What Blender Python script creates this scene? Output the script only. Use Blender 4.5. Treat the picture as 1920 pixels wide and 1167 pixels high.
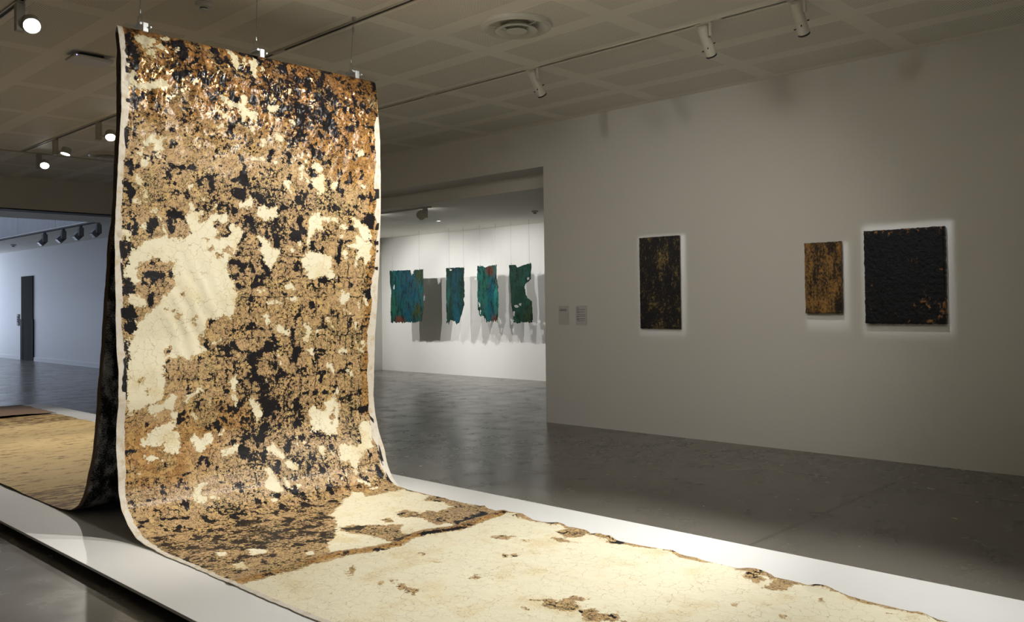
import bpy, bmesh, math, random
import numpy as np
from mathutils import Vector, Matrix

# ------------------------------------------------------------------ scene, camera, exposure, world
SC = bpy.context.scene
COL = SC.collection
for o in list(bpy.data.objects):
    bpy.data.objects.remove(o)
SC.view_settings.view_transform = 'Standard'
SC.view_settings.look = 'None'
SC.view_settings.gamma = 1.0
SC.view_settings.use_curve_mapping = False
SC.view_settings.exposure = 0.12
SC.cycles.max_bounces = 6
SC.cycles.diffuse_bounces = 4
SC.cycles.glossy_bounces = 2
SC.cycles.transmission_bounces = 0
SC.cycles.caustics_reflective = False
SC.cycles.caustics_refractive = False

IMG_W, IMG_H = 1920, 1167
F_PX, YAW, PITCH, ROLL, PP_Y = 1623.27, 0.810395, 0.0202612, -0.0124225, 536.99
fw = Vector((math.sin(YAW) * math.cos(PITCH), math.cos(YAW) * math.cos(PITCH), math.sin(PITCH)))
rt = Vector((math.cos(YAW), -math.sin(YAW), 0))
up = rt.cross(fw)
r2 = math.cos(ROLL) * rt + math.sin(ROLL) * up
u2 = -math.sin(ROLL) * rt + math.cos(ROLL) * up
cam_d = bpy.data.cameras.new('camera')
cam_d.sensor_fit = 'HORIZONTAL'
cam_d.sensor_width = 36.0
cam_d.lens = F_PX / IMG_W * 36.0
cam_d.shift_y = (PP_Y - IMG_H / 2) / IMG_W
cam_d.clip_end = 200
cam = bpy.data.objects.new('camera', cam_d)
m = Matrix((r2, u2, -fw)).transposed().to_4x4()
m.translation = Vector((0, 0, 1.5))
cam.matrix_world = m
COL.objects.link(cam)
SC.camera = cam

world = bpy.data.worlds.new('world')
SC.world = world
world.use_nodes = True
world.node_tree.nodes['Background'].inputs[0].default_value = (0.55, 0.68, 1.0, 1)
world.node_tree.nodes['Background'].inputs[1].default_value = 1.0

# light levels (W)
P_CANVAS = 1.95          # multiplier on the canvas spots
P_FRAME = 1.5           # multiplier on the framing projectors
P_BACK = 1.9            # multiplier on the side gallery spots
P_WASH = 0.56
P_REAR = 2.2            # multiplier on the spots behind the canvas


def light(name, kind, loc, energy, color=(1, 1, 1), aim=None, size=None, spot=None, blend=0.4, shape=None):
    d = bpy.data.lights.new(name, kind)
    d.energy = energy
    d.color = color
    if kind == 'SPOT':
        d.spot_size = math.radians(spot)
        d.spot_blend = blend
        d.shadow_soft_size = size or 0.03
    if kind == 'AREA':
        d.shape = 'RECTANGLE'
        d.size, d.size_y = shape
    o = bpy.data.objects.new(name, d)
    o.location = loc
    if aim is not None:
        o.rotation_euler = (Vector(aim) - Vector(loc)).to_track_quat('-Z', 'Y').to_euler()
    COL.objects.link(o)
    return o


# daylight of the atrium beyond the end wall: the skylight and the tall window out of frame
light('skylight_daylight', 'AREA', (3.6, 26.0, 7.6), 300, (0.66, 0.77, 1.0), (3.6, 26.0, 0), shape=(6.0, 15.0))
light('window_daylight', 'AREA', (6.6, 35.6, 1.7), 260, (0.66, 0.77, 1.0), (8.0, 28.0, 1.5), shape=(3.0, 3.0))

# ------------------------------------------------------------------ node helpers


class NT:
    def __init__(self, name):
        self.mat = bpy.data.materials.new(name)
        self.mat.use_nodes = True
        self.t = self.mat.node_tree
        self.n = self.t.nodes
        self.b = self.n['Principled BSDF']

    def new(self, kind):
        return self.n.new(kind)

    def put(self, sock, v):
        if v is None:
            return
        if isinstance(v, (int, float)):
            if hasattr(sock.default_value, '__len__'):
                sock.default_value = (v, v, v, 1)[:len(sock.default_value)]
            else:
                sock.default_value = v
        elif isinstance(v, (tuple, list)):
            k = len(sock.default_value)
            sock.default_value = (tuple(v) + (1.0,))[:k]
        else:
            self.t.links.new(v, sock)

    def math(self, op, a, b=None, clamp=False):
        q = self.new('ShaderNodeMath')
        q.operation = op
        q.use_clamp = clamp
        self.put(q.inputs[0], a)
        if b is not None:
            self.put(q.inputs[1], b)
        return q.outputs[0]

    def add(self, a, b): return self.math('ADD', a, b)
    def sub(self, a, b): return self.math('SUBTRACT', a, b)
    def mul(self, a, b): return self.math('MULTIPLY', a, b)
    def mx(self, a, b): return self.math('MAXIMUM', a, b)
    def mn(self, a, b): return self.math('MINIMUM', a, b)

    def step(self, v, lo, hi, o0=0.0, o1=1.0, smooth=True):
        q = self.new('ShaderNodeMapRange')
        q.interpolation_type = 'SMOOTHSTEP' if smooth else 'LINEAR'
        q.clamp = True
        self.put(q.inputs[0], v)
        q.inputs[1].default_value, q.inputs[2].default_value = lo, hi
        q.inputs[3].default_value, q.inputs[4].default_value = o0, o1
        return q.outputs[0]

    def attr(self, name):
        q = self.new('ShaderNodeAttribute')
        q.attribute_name = name
        return q

    def coord(self, out='Object'):
        return self.new('ShaderNodeTexCoord').outputs[out]

    def mapv(self, vec, scale=(1, 1, 1), loc=(0, 0, 0), rot=(0, 0, 0)):
        q = self.new('ShaderNodeMapping')
        self.put(q.inputs[0], vec)
        q.inputs['Scale'].default_value = scale
        q.inputs['Location'].default_value = loc
        q.inputs['Rotation'].default_value = rot
        return q.outputs[0]

    def noise(self, vec, scale, detail=4, rough=0.5, dist=0.0, out=0):
        q = self.new('ShaderNodeTexNoise')
        self.put(q.inputs['Vector'], vec)
        q.inputs['Scale'].default_value = scale
        q.inputs['Detail'].default_value = detail
        q.inputs['Roughness'].default_value = rough
        q.inputs['Distortion'].default_value = dist
        return q.outputs[out]

    def voro(self, vec, scale, feature='DISTANCE_TO_EDGE', out='Distance'):
        q = self.new('ShaderNodeTexVoronoi')
        q.feature = feature
        self.put(q.inputs['Vector'], vec)
        q.inputs['Scale'].default_value = scale
        return q.outputs[out]

    def vadd(self, a, b, s=1.0):
        k = self.new('ShaderNodeVectorMath')
        k.operation = 'MULTIPLY_ADD'
        self.put(k.inputs[0], b)
        k.inputs[1].default_value = (s, s, s)
        self.put(k.inputs[2], a)
        return k.outputs[0]

    def sep(self, vec):
        q = self.new('ShaderNodeSeparateXYZ')
        self.put(q.inputs[0], vec)
        return q.outputs

    def mix(self, f, a, b):
        q = self.new('ShaderNodeMix')
        q.data_type = 'RGBA'
        self.put(q.inputs[0], f)
        self.put(q.inputs[6], a)
        self.put(q.inputs[7], b)
        return q.outputs[2]

    def bump(self, h, dist, strength=1.0):
        q = self.new('ShaderNodeBump')
        q.inputs['Strength'].default_value = strength
        q.inputs['Distance'].default_value = dist
        self.put(q.inputs['Height'], h)
        self.t.links.new(q.outputs[0], self.b.inputs['Normal'])

    def out(self, col=None, rough=None, metal=None, spec=None, coat=None, coatr=None):
        self.put(self.b.inputs['Base Color'], col)
        self.put(self.b.inputs['Roughness'], rough)
        self.put(self.b.inputs['Metallic'], metal)
        self.put(self.b.inputs['Specular IOR Level'], spec)
        self.put(self.b.inputs['Coat Weight'], coat)
        self.put(self.b.inputs['Coat Roughness'], coatr)
        return self.mat


def simple(name, col, rough=0.5, metal=0.0, var=0.06, scale=12.0, spec=None):
    t = NT(name)
    n = t.noise(t.coord('Object'), scale, 4)
    lo = tuple(c * (1 - var) for c in col)
    hi = tuple(min(1, c * (1 + var)) for c in col)
    return t.out(t.mix(n, lo, hi), rough, metal, spec)


def emitter(name, col, strength):
    t = NT(name)
    t.put(t.b.inputs['Base Color'], (0.9, 0.9, 0.9))
    t.put(t.b.inputs['Emission Color'], col)
    t.put(t.b.inputs['Emission Strength'], strength)
    return t.mat


def wall_paint(name, col):
    t = NT(name)
    c = t.coord('Object')
    n = t.noise(c, 1.3, 3)
    f = t.noise(c, 260, 2)
    t.bump(f, 0.0006, 0.25)
    return t.out(t.mix(n, tuple(v * 0.97 for v in col), col), 0.62, spec=0.25)


M = {}
M['wall'] = wall_paint('white_wall_paint', (0.80, 0.79, 0.75))
M['wall_cool'] = wall_paint('atrium_wall_paint', (0.78, 0.78, 0.78))
M['ceiling'] = wall_paint('ceiling_paint', (0.92, 0.90, 0.82))
M['platform'] = simple('platform_white_paint', (0.76, 0.77, 0.765), 0.5, var=0.02, scale=3)
M['plinth'] = simple('plinth_recess_shade', (0.012, 0.012, 0.012), 0.8)  # near black: shade below the overhanging board is put into the colour
M['fixture'] = simple('fixture_cream_enamel', (0.62, 0.60, 0.52), 0.4, var=0.03)
M['fixture_dark'] = simple('fixture_black_plastic', (0.012, 0.012, 0.013), 0.45)
M['track'] = simple('track_enamel', (0.60, 0.58, 0.50), 0.45, var=0.03)
M['slot'] = simple('track_slot_black', (0.01, 0.01, 0.01), 0.6)
M['grey_fix'] = simple('fixture_grey_enamel', (0.48, 0.47, 0.43), 0.45, var=0.03)
M['atrium_fix'] = simple('atrium_fixture_grey', (0.16, 0.16, 0.165), 0.6, var=0.03, spec=0.2)
M['steel'] = simple('galvanised_steel', (0.60, 0.64, 0.66), 0.42, 0.75, var=0.12, scale=60)
M['wire'] = simple('steel_wire', (0.22, 0.21, 0.20), 0.4, 0.7)
M['lamp'] = emitter('lamp_face', (1.0, 0.98, 0.95), 18.0)
M['lens'] = simple('lens_glass_dark', (0.02, 0.02, 0.022), 0.1)
M['led'] = emitter('blue_status_led', (0.25, 0.2, 1.0), 8.0)
M['plastic'] = simple('white_plastic', (0.72, 0.71, 0.68), 0.35, var=0.02)
M['diffuser'] = simple('diffuser_enamel', (0.62, 0.61, 0.54), 0.3, var=0.03)
M['void'] = simple('duct_black', (0.01, 0.01, 0.01), 0.8)
M['paper'] = simple('label_paper', (0.62, 0.60, 0.60), 0.8, var=0.02)
M['ink'] = simple('label_ink', (0.06, 0.06, 0.06), 0.8)
M['door'] = simple('dark_grey_door_steel', (0.055, 0.053, 0.05), 0.9, 0.0, spec=0.03)
M['door_guard'] = simple('door_guard_black', (0.02, 0.02, 0.022), 0.8, spec=0.1)
M['brown'] = simple('bare_brown_canvas', (0.30, 0.20, 0.13), 0.9, var=0.2, scale=35)
M['downlight'] = emitter('downlight_face', (1.0, 0.98, 0.95), 0.8)


def perforated():
    t = NT('perforated_board')
    c = t.coord('Object')
    s = t.sep(c)
    P = 0.0165

    def cell(v):
        return t.sub(t.math('FRACT', t.mul(v, 1 / P)), 0.5)
    x, y = cell(s[0]), cell(s[1])
    d = t.math('SQRT', t.add(t.mul(x, x), t.mul(y, y)))
    hole = t.step(d, 0.20, 0.27, 1.0, 0.0)
    col = t.mix(hole, (0.91, 0.89, 0.81), (0.24, 0.23, 0.20))
    return t.out(col, 0.65, spec=0.2)


M['perforated'] = perforated()


def concrete_floor():
    t = NT('polished_concrete')
    c = t.coord('Object')
    big = t.noise(c, 0.55, 5, 0.6)
    mid = t.noise(t.mapv(c, (1, 1, 1)), 5.0, 6, 0.65)
    fine = t.noise(c, 60, 4, 0.6)
    col = t.mix(big, (0.135, 0.125, 0.105), (0.21, 0.20, 0.175))
    col = t.mix(t.mul(mid, 0.4), col, (0.14, 0.125, 0.105))
    col = t.mix(t.mul(t.step(fine, 0.55, 0.75), 0.25), col, (0.26, 0.25, 0.22))
    s = t.sep(c)
    # saw cuts: one along the long wall, one across
    l1 = t.step(t.math('ABSOLUTE', t.sub(s[0], 7.155)), 0.006, 0.014, 1, 0)
    l2 = t.step(t.math('ABSOLUTE', t.sub(s[1], 2.64)), 0.008, 0.022, 1, 0)
    cut = t.mul(t.mx(l1, t.mul(l2, 0.8)), t.step(t.noise(c, 2.2, 3), 0.3, 0.6, 0.25, 0.7))
    col = t.mix(cut, col, (0.05, 0.04, 0.032))
    rough = t.step(t.noise(c, 3.0, 4, 0.6), 0.3, 0.75, 0.20, 0.30)
    t.bump(t.noise(t.mapv(c, (1, 1, 1)), 2.2, 4, 0.6), 0.004, 0.12)
    return t.out(col, rough, spec=0.4)


M['floor'] = concrete_floor()


def atrium_concrete():
    t = NT('board_marked_concrete')
    c = t.coord('Object')
    n = t.noise(t.mapv(c, (1, 3, 0.5)), 2.0, 6, 0.6)
    return t.out(t.mix(n, (0.33, 0.34, 0.36), (0.50, 0.51, 0.53)), 0.7)


M['concrete'] = atrium_concrete()

# ------------------------------------------------------------------ mesh helpers


def link(o, parent=None, **props):
    COL.objects.link(o)
    if parent is not None:
        o.parent = parent
        o.matrix_parent_inverse = parent.matrix_world.inverted() if False else Matrix.Identity(4)
    for k, v in props.items():
        o[k] = v
    return o


class MB:
    """collects shapes into one mesh"""

    def __init__(self):
        self.v, self.f, self.mi = [], [], []

    def face(self, idx, mi=0):
        self.f.append(tuple(idx))
        self.mi.append(mi)

    def box(self, lo, hi, mi=0, rot=None, org=None):
        b = len(self.v)
        for z in (lo[2], hi[2]):
            for y in (lo[1], hi[1]):
                for x in (lo[0], hi[0]):
                    p = Vector((x, y, z))
                    if rot is not None:
                        p = rot @ p
                    if org is not None:
                        p = p + Vector(org)
                    self.v.append(tuple(p))
        for q in ((0, 2, 3, 1), (4, 5, 7, 6), (0, 1, 5, 4), (2, 6, 7, 3), (0, 4, 6, 2), (1, 3, 7, 5)):
            self.face([b + i for i in q], mi)
        return self

    def lathe(self, prof, org=(0, 0, 0), rot=None, seg=28, mi=0, closed=False):
        """prof: list of (radius, z)"""
        b = len(self.v)
        for r, z in prof:
            for k in range(seg):
                a = 2 * math.pi * k / seg
                p = Vector((r * math.cos(a), r * math.sin(a), z))
                if rot is not None:
                    p = rot @ p
                self.v.append(tuple(p + Vector(org)))
        for i in range(len(prof) - 1):
            for k in range(seg):
                k2 = (k + 1) % seg
                self.face((b + i * seg + k, b + i * seg + k2, b + (i + 1) * seg + k2, b + (i + 1) * seg + k), mi)
        if prof[0][0] > 1e-6 and not closed:
            self.face([b + k for k in range(seg)][::-1], mi)
        if prof[-1][0] > 1e-6 and not closed:
            self.face([b + (len(prof) - 1) * seg + k for k in range(seg)], mi)
        return self

    def tube(self, pts, r, seg=8, mi=0):
        pts = [Vector(p) for p in pts]
        b = len(self.v)
        for i, p in enumerate(pts):
            d = (pts[min(i + 1, len(pts) - 1)] - pts[max(i - 1, 0)]).normalized()
            q = d.to_track_quat('Z', 'Y')
            for k in range(seg):
                a = 2 * math.pi * k / seg
                self.v.append(tuple(p + q @ Vector((r * math.cos(a), r * math.sin(a), 0))))
        for i in range(len(pts) - 1):
            for k in range(seg):
                k2 = (k + 1) % seg
                self.face((b + i * seg + k, b + i * seg + k2, b + (i + 1) * seg + k2, b + (i + 1) * seg + k), mi)
        self.face([b + k for k in range(seg)][::-1], mi)
        self.face([b + (len(pts) - 1) * seg + k for k in range(seg)], mi)
        return self

    def build(self, name, mats, parent=None, smooth=False, bevel=0.0, **props):
        me = bpy.data.meshes.new(name)
        me.from_pydata(self.v, [], self.f)
        for mm in (mats if isinstance(mats, (list, tuple)) else [mats]):
            me.materials.append(mm)
        me.polygons.foreach_set('material_index', self.mi)
        bm = bmesh.new()
        bm.from_mesh(me)
        bmesh.ops.recalc_face_normals(bm, faces=bm.faces)
        bm.to_mesh(me)
        bm.free()
        if smooth:
            me.polygons.foreach_set('use_smooth', [True] * len(me.polygons))
            try:
                me.set_sharp_from_angle(angle=math.radians(38))
            except Exception:
                pass
        me.update()
        o = bpy.data.objects.new(name, me)
        link(o, parent, **props)
        if bevel:
            mod = o.modifiers.new('bevel', 'BEVEL')
            mod.width = bevel
            mod.segments = 2
            mod.limit_method = 'ANGLE'
        return o


def thing(name, label, cat, loc=(0, 0, 0), group=None, rotz=0.0):
    o = bpy.data.objects.new(name, None)
    o.empty_display_size = 0.1
    o.location = loc
    o.rotation_euler = (0, 0, rotz)
    COL.objects.link(o)
    o['label'] = label
    o['category'] = cat
    if group:
        o['group'] = group
    return o


def struct(name, lo, hi, mat, parent=None, **p):
    mb = MB().box(lo, hi)
    if parent is None:
        p['kind'] = 'structure'
    return mb.build(name, mat, parent, **p)


def fbm(x, y, scale, octaves=5, rough=0.55, seed=0):
    """value noise on numpy arrays, roughly -1..1"""
    rng = np.random.RandomState(seed)
    T = rng.rand(256, 256) * 2 - 1
    out = np.zeros_like(x, dtype=float)
    amp, tot, s = 1.0, 0.0, scale
    for o_ in range(octaves):
        px, py = x * s + 17.3 * o_, y * s + 5.1 * o_
        ix, iy = np.floor(px).astype(int), np.floor(py).astype(int)
        fx, fy = px - ix, py - iy
        fx, fy = fx * fx * (3 - 2 * fx), fy * fy * (3 - 2 * fy)
        g = lambda i, j: T[(ix + i) % 256, (iy + j) % 256]
        out += amp * ((g(0, 0) * (1 - fx) + g(1, 0) * fx) * (1 - fy) + (g(0, 1) * (1 - fx) + g(1, 1) * fx) * fy)
        tot += amp
        amp *= rough
        s *= 2
    return out / tot * 1.6


# ------------------------------------------------------------------ the building
H = 3.774          # main ceiling
XW = 8.223         # face of the long wall
XB = 8.73          # its rear face
XG = 12.52         # rear wall of the side gallery
YE = 16.2          # end wall
ZD = 3.24          # head of the opening
ZG = 3.06          # side gallery ceiling
XL, YN = -3.6, -4.2

struct('floor', (XL, YN, -0.2), (XB - 0.004, 16.97, 0), M['floor'])
struct('floor_gallery', (XB + 0.004, 4.0, -0.2), (XG + 0.3, YE + 0.3, -0.001), M['floor'])
struct('floor_atrium', (-1.0, 16.98, -0.2), (XB - 0.004, 36.4, -0.001), M['floor'])
ceil = struct('ceiling', (XL, YN, H), (XB, YE + 0.2, H + 0.15), M['ceiling'])

# perforated boards between the smooth ceiling bands
pw, pl = 0.4975, 1.167
pm = MB().box((-pw / 2, -pl / 2, -0.0035), (pw / 2, pl / 2, 0.004))
first = None
for i in range(-11, 6):
    for j in range(-7, 8):
        cx, cy = 4.125 + 0.6775 * (i + 0.5), 5.475 + 1.352 * (j + 0.5)
        if cx - pw / 2 < XL or cy - pl / 2 < YN or cy + pl / 2 > YE:
            continue
        if first is None:
            o = pm.build('perforated_panel', M['perforated'], ceil)
            first = o
        else:
            o = first.copy()
            COL.objects.link(o)
            o.parent = ceil
        o.location = (cx, cy, H + 0.002)

# long wall with its opening into the side gallery (opening y 7.25 .. 13.4)
wr = struct('wall_right', (XW, YN, 0), (XB, 7.25, H), M['wall'])
struct('wall_right_far', (XW, 13.4, 0), (XB, YE, H), M['wall'])
struct('wall_right_header', (XW, 7.25, ZD), (XB, 13.4, H), M['wall'])
struct('wall_left', (XL - 0.3, YN, 0), (XL, YE, H), M['wall'])
struct('wall_near', (XL, YN - 0.3, 0), (XB, YN, H), M['wall'])
# end wall with a wide opening to the atrium and its deep lowered soffit
struct('wall_end_left', (XL, YE, 0), (0.8, YE + 0.3, H), M['wall'])
struct('wall_end_header', (0.8, YE, 3.225), (7.9, YE + 0.3, H), M['wall'])
struct('wall_end_right', (7.9, YE, 0), (XB, YE + 0.3, H), M['wall'])
struct('ceiling_soffit', (0.8, YE + 0.33, 3.205), (XB, 17.68, 3.5), M['ceiling'])
struct('trim_1', (0.8, YE - 0.004, 3.205), (7.9, YE + 0.33, 3.217), M['slot'])

# side gallery
struct('wall_gallery_back', (XG, 4.0, 0), (XG + 0.3, YE + 0.3, ZG + 0.4), M['wall'])
struct('wall_gallery_end', (XB, YE - 0.1, 0), (XG, YE + 0.2, ZG + 0.4), M['wall'])
struct('wall_gallery_near', (XB, 3.7, 0), (XG + 0.3, 4.0, ZG + 0.4), M['wall'])
struct('ceiling_gallery', (XB, 3.7, ZG), (XG, YE, ZG + 0.25), M['ceiling'])

# atrium: low ceiling along its right wall, tall void to the left
struct('wall_atrium_right', (XB + 0.02, YE + 0.2, 0), (XB + 0.3, 36.4, 3.6), M['wall_cool'])
struct('ceiling_atrium', (7.0, 17.68, 3.30), (XB + 0.02, 36.4, 3.335), M['ceiling'])
struct('baseboard_atrium', (XB - 0.002, YE + 0.3, 0), (XB + 0.02, 36.4, 0.10), M['wall_cool'])
au = bpy.data.objects.new('wall_atrium_upper', None)
COL.objects.link(au)
au['kind'] = 'structure'
edges = [17.7, 18.62, 20.78, 23.33, 25.9, 28.5, 31.1, 33.7, 36.4]
for a, b in zip(edges[:-1], edges[1:]):
    MB().box((7.0, a + 0.008, 3.337), (7.25, b - 0.008, 8.0)).build('concrete_panel', M['concrete'], au)
MB().box((7.03, 17.7, 3.337), (7.2, 36.4, 8.0)).build('panel_backing', M['void'], au)
struct('wall_atrium_left', (-1.3, YE + 0.3, 0), (-1.0, 36.4, 8.0), M['wall_cool'])
struct('wall_atrium_near', (-1.0, 17.38, 3.5), (7.0, 17.68, 8.0), M['wall_cool'])
struct('wall_atrium_far', (-1.0, 36.4, 0), (XB + 0.3, 36.7, 8.0), M['wall_cool'])
struct('wall_atrium_close', (-1.0, YE + 0.3, 0), (0.8, YE + 0.5, 3.6), M['wall_cool'])
struct('ceiling_atrium_high', (-1.3, 17.38, 8.0), (7.25, 36.7, 8.2), M['wall_cool'])

# lift door and its call panel on the atrium wall
d1 = bpy.data.objects.new('door_1', None)
d1['kind'] = 'structure'
COL.objects.link(d1)
MB().box((XB - 0.012, 27.75, 0), (XB + 0.016, 28.75, 2.5)).build('door_leaf', M['door'], d1)
MB().box((XB - 0.02, 28.6, 0), (XB + 0.016, 28.80, 1.22)).build('jamb_guard', M['door_guard'], d1)
MB().box((XB - 0.02, 27.70, 0), (XB + 0.016, 27.76, 1.22)).build('jamb_guard', M['door_guard'], d1)
cp = thing('call_panel', 'small dark lift call panel on the far wall beside the grey door', 'panel', (XB - 0.002, 29.08, 1.02))
MB().box((-0.008, -0.075, 0), (0.02, 0.075, 0.35)).build('plate', M['atrium_fix'], cp)
for z in (0.11, 0.17, 0.24):
    MB().box((-0.014, -0.03, z), (0, 0.03, z + 0.035)).build('button', M['door_guard'], cp)

# ------------------------------------------------------------------ the white platform
PZ = 0.075
plat = thing('platform', 'long low white platform under the draped painted canvas', 'platform', (3.24, 7.2, 0))
PX0, PX1, PY0, PY1 = 1.868, 4.61, 0.15, 14.25
MB().box((PX0 - 3.24, PY0 - 7.2, PZ - 0.016), (PX1 - 3.24, PY1 - 7.2, PZ)).build('top_board', M['platform'], plat, bevel=0.0015)
MB().box((PX0 - 3.24 + 0.1, PY0 - 7.2 + 0.1, 0), (PX1 - 3.24 - 0.1, PY1 - 7.2 - 0.1, PZ - 0.016)).build('plinth', M['plinth'], plat)

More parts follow.
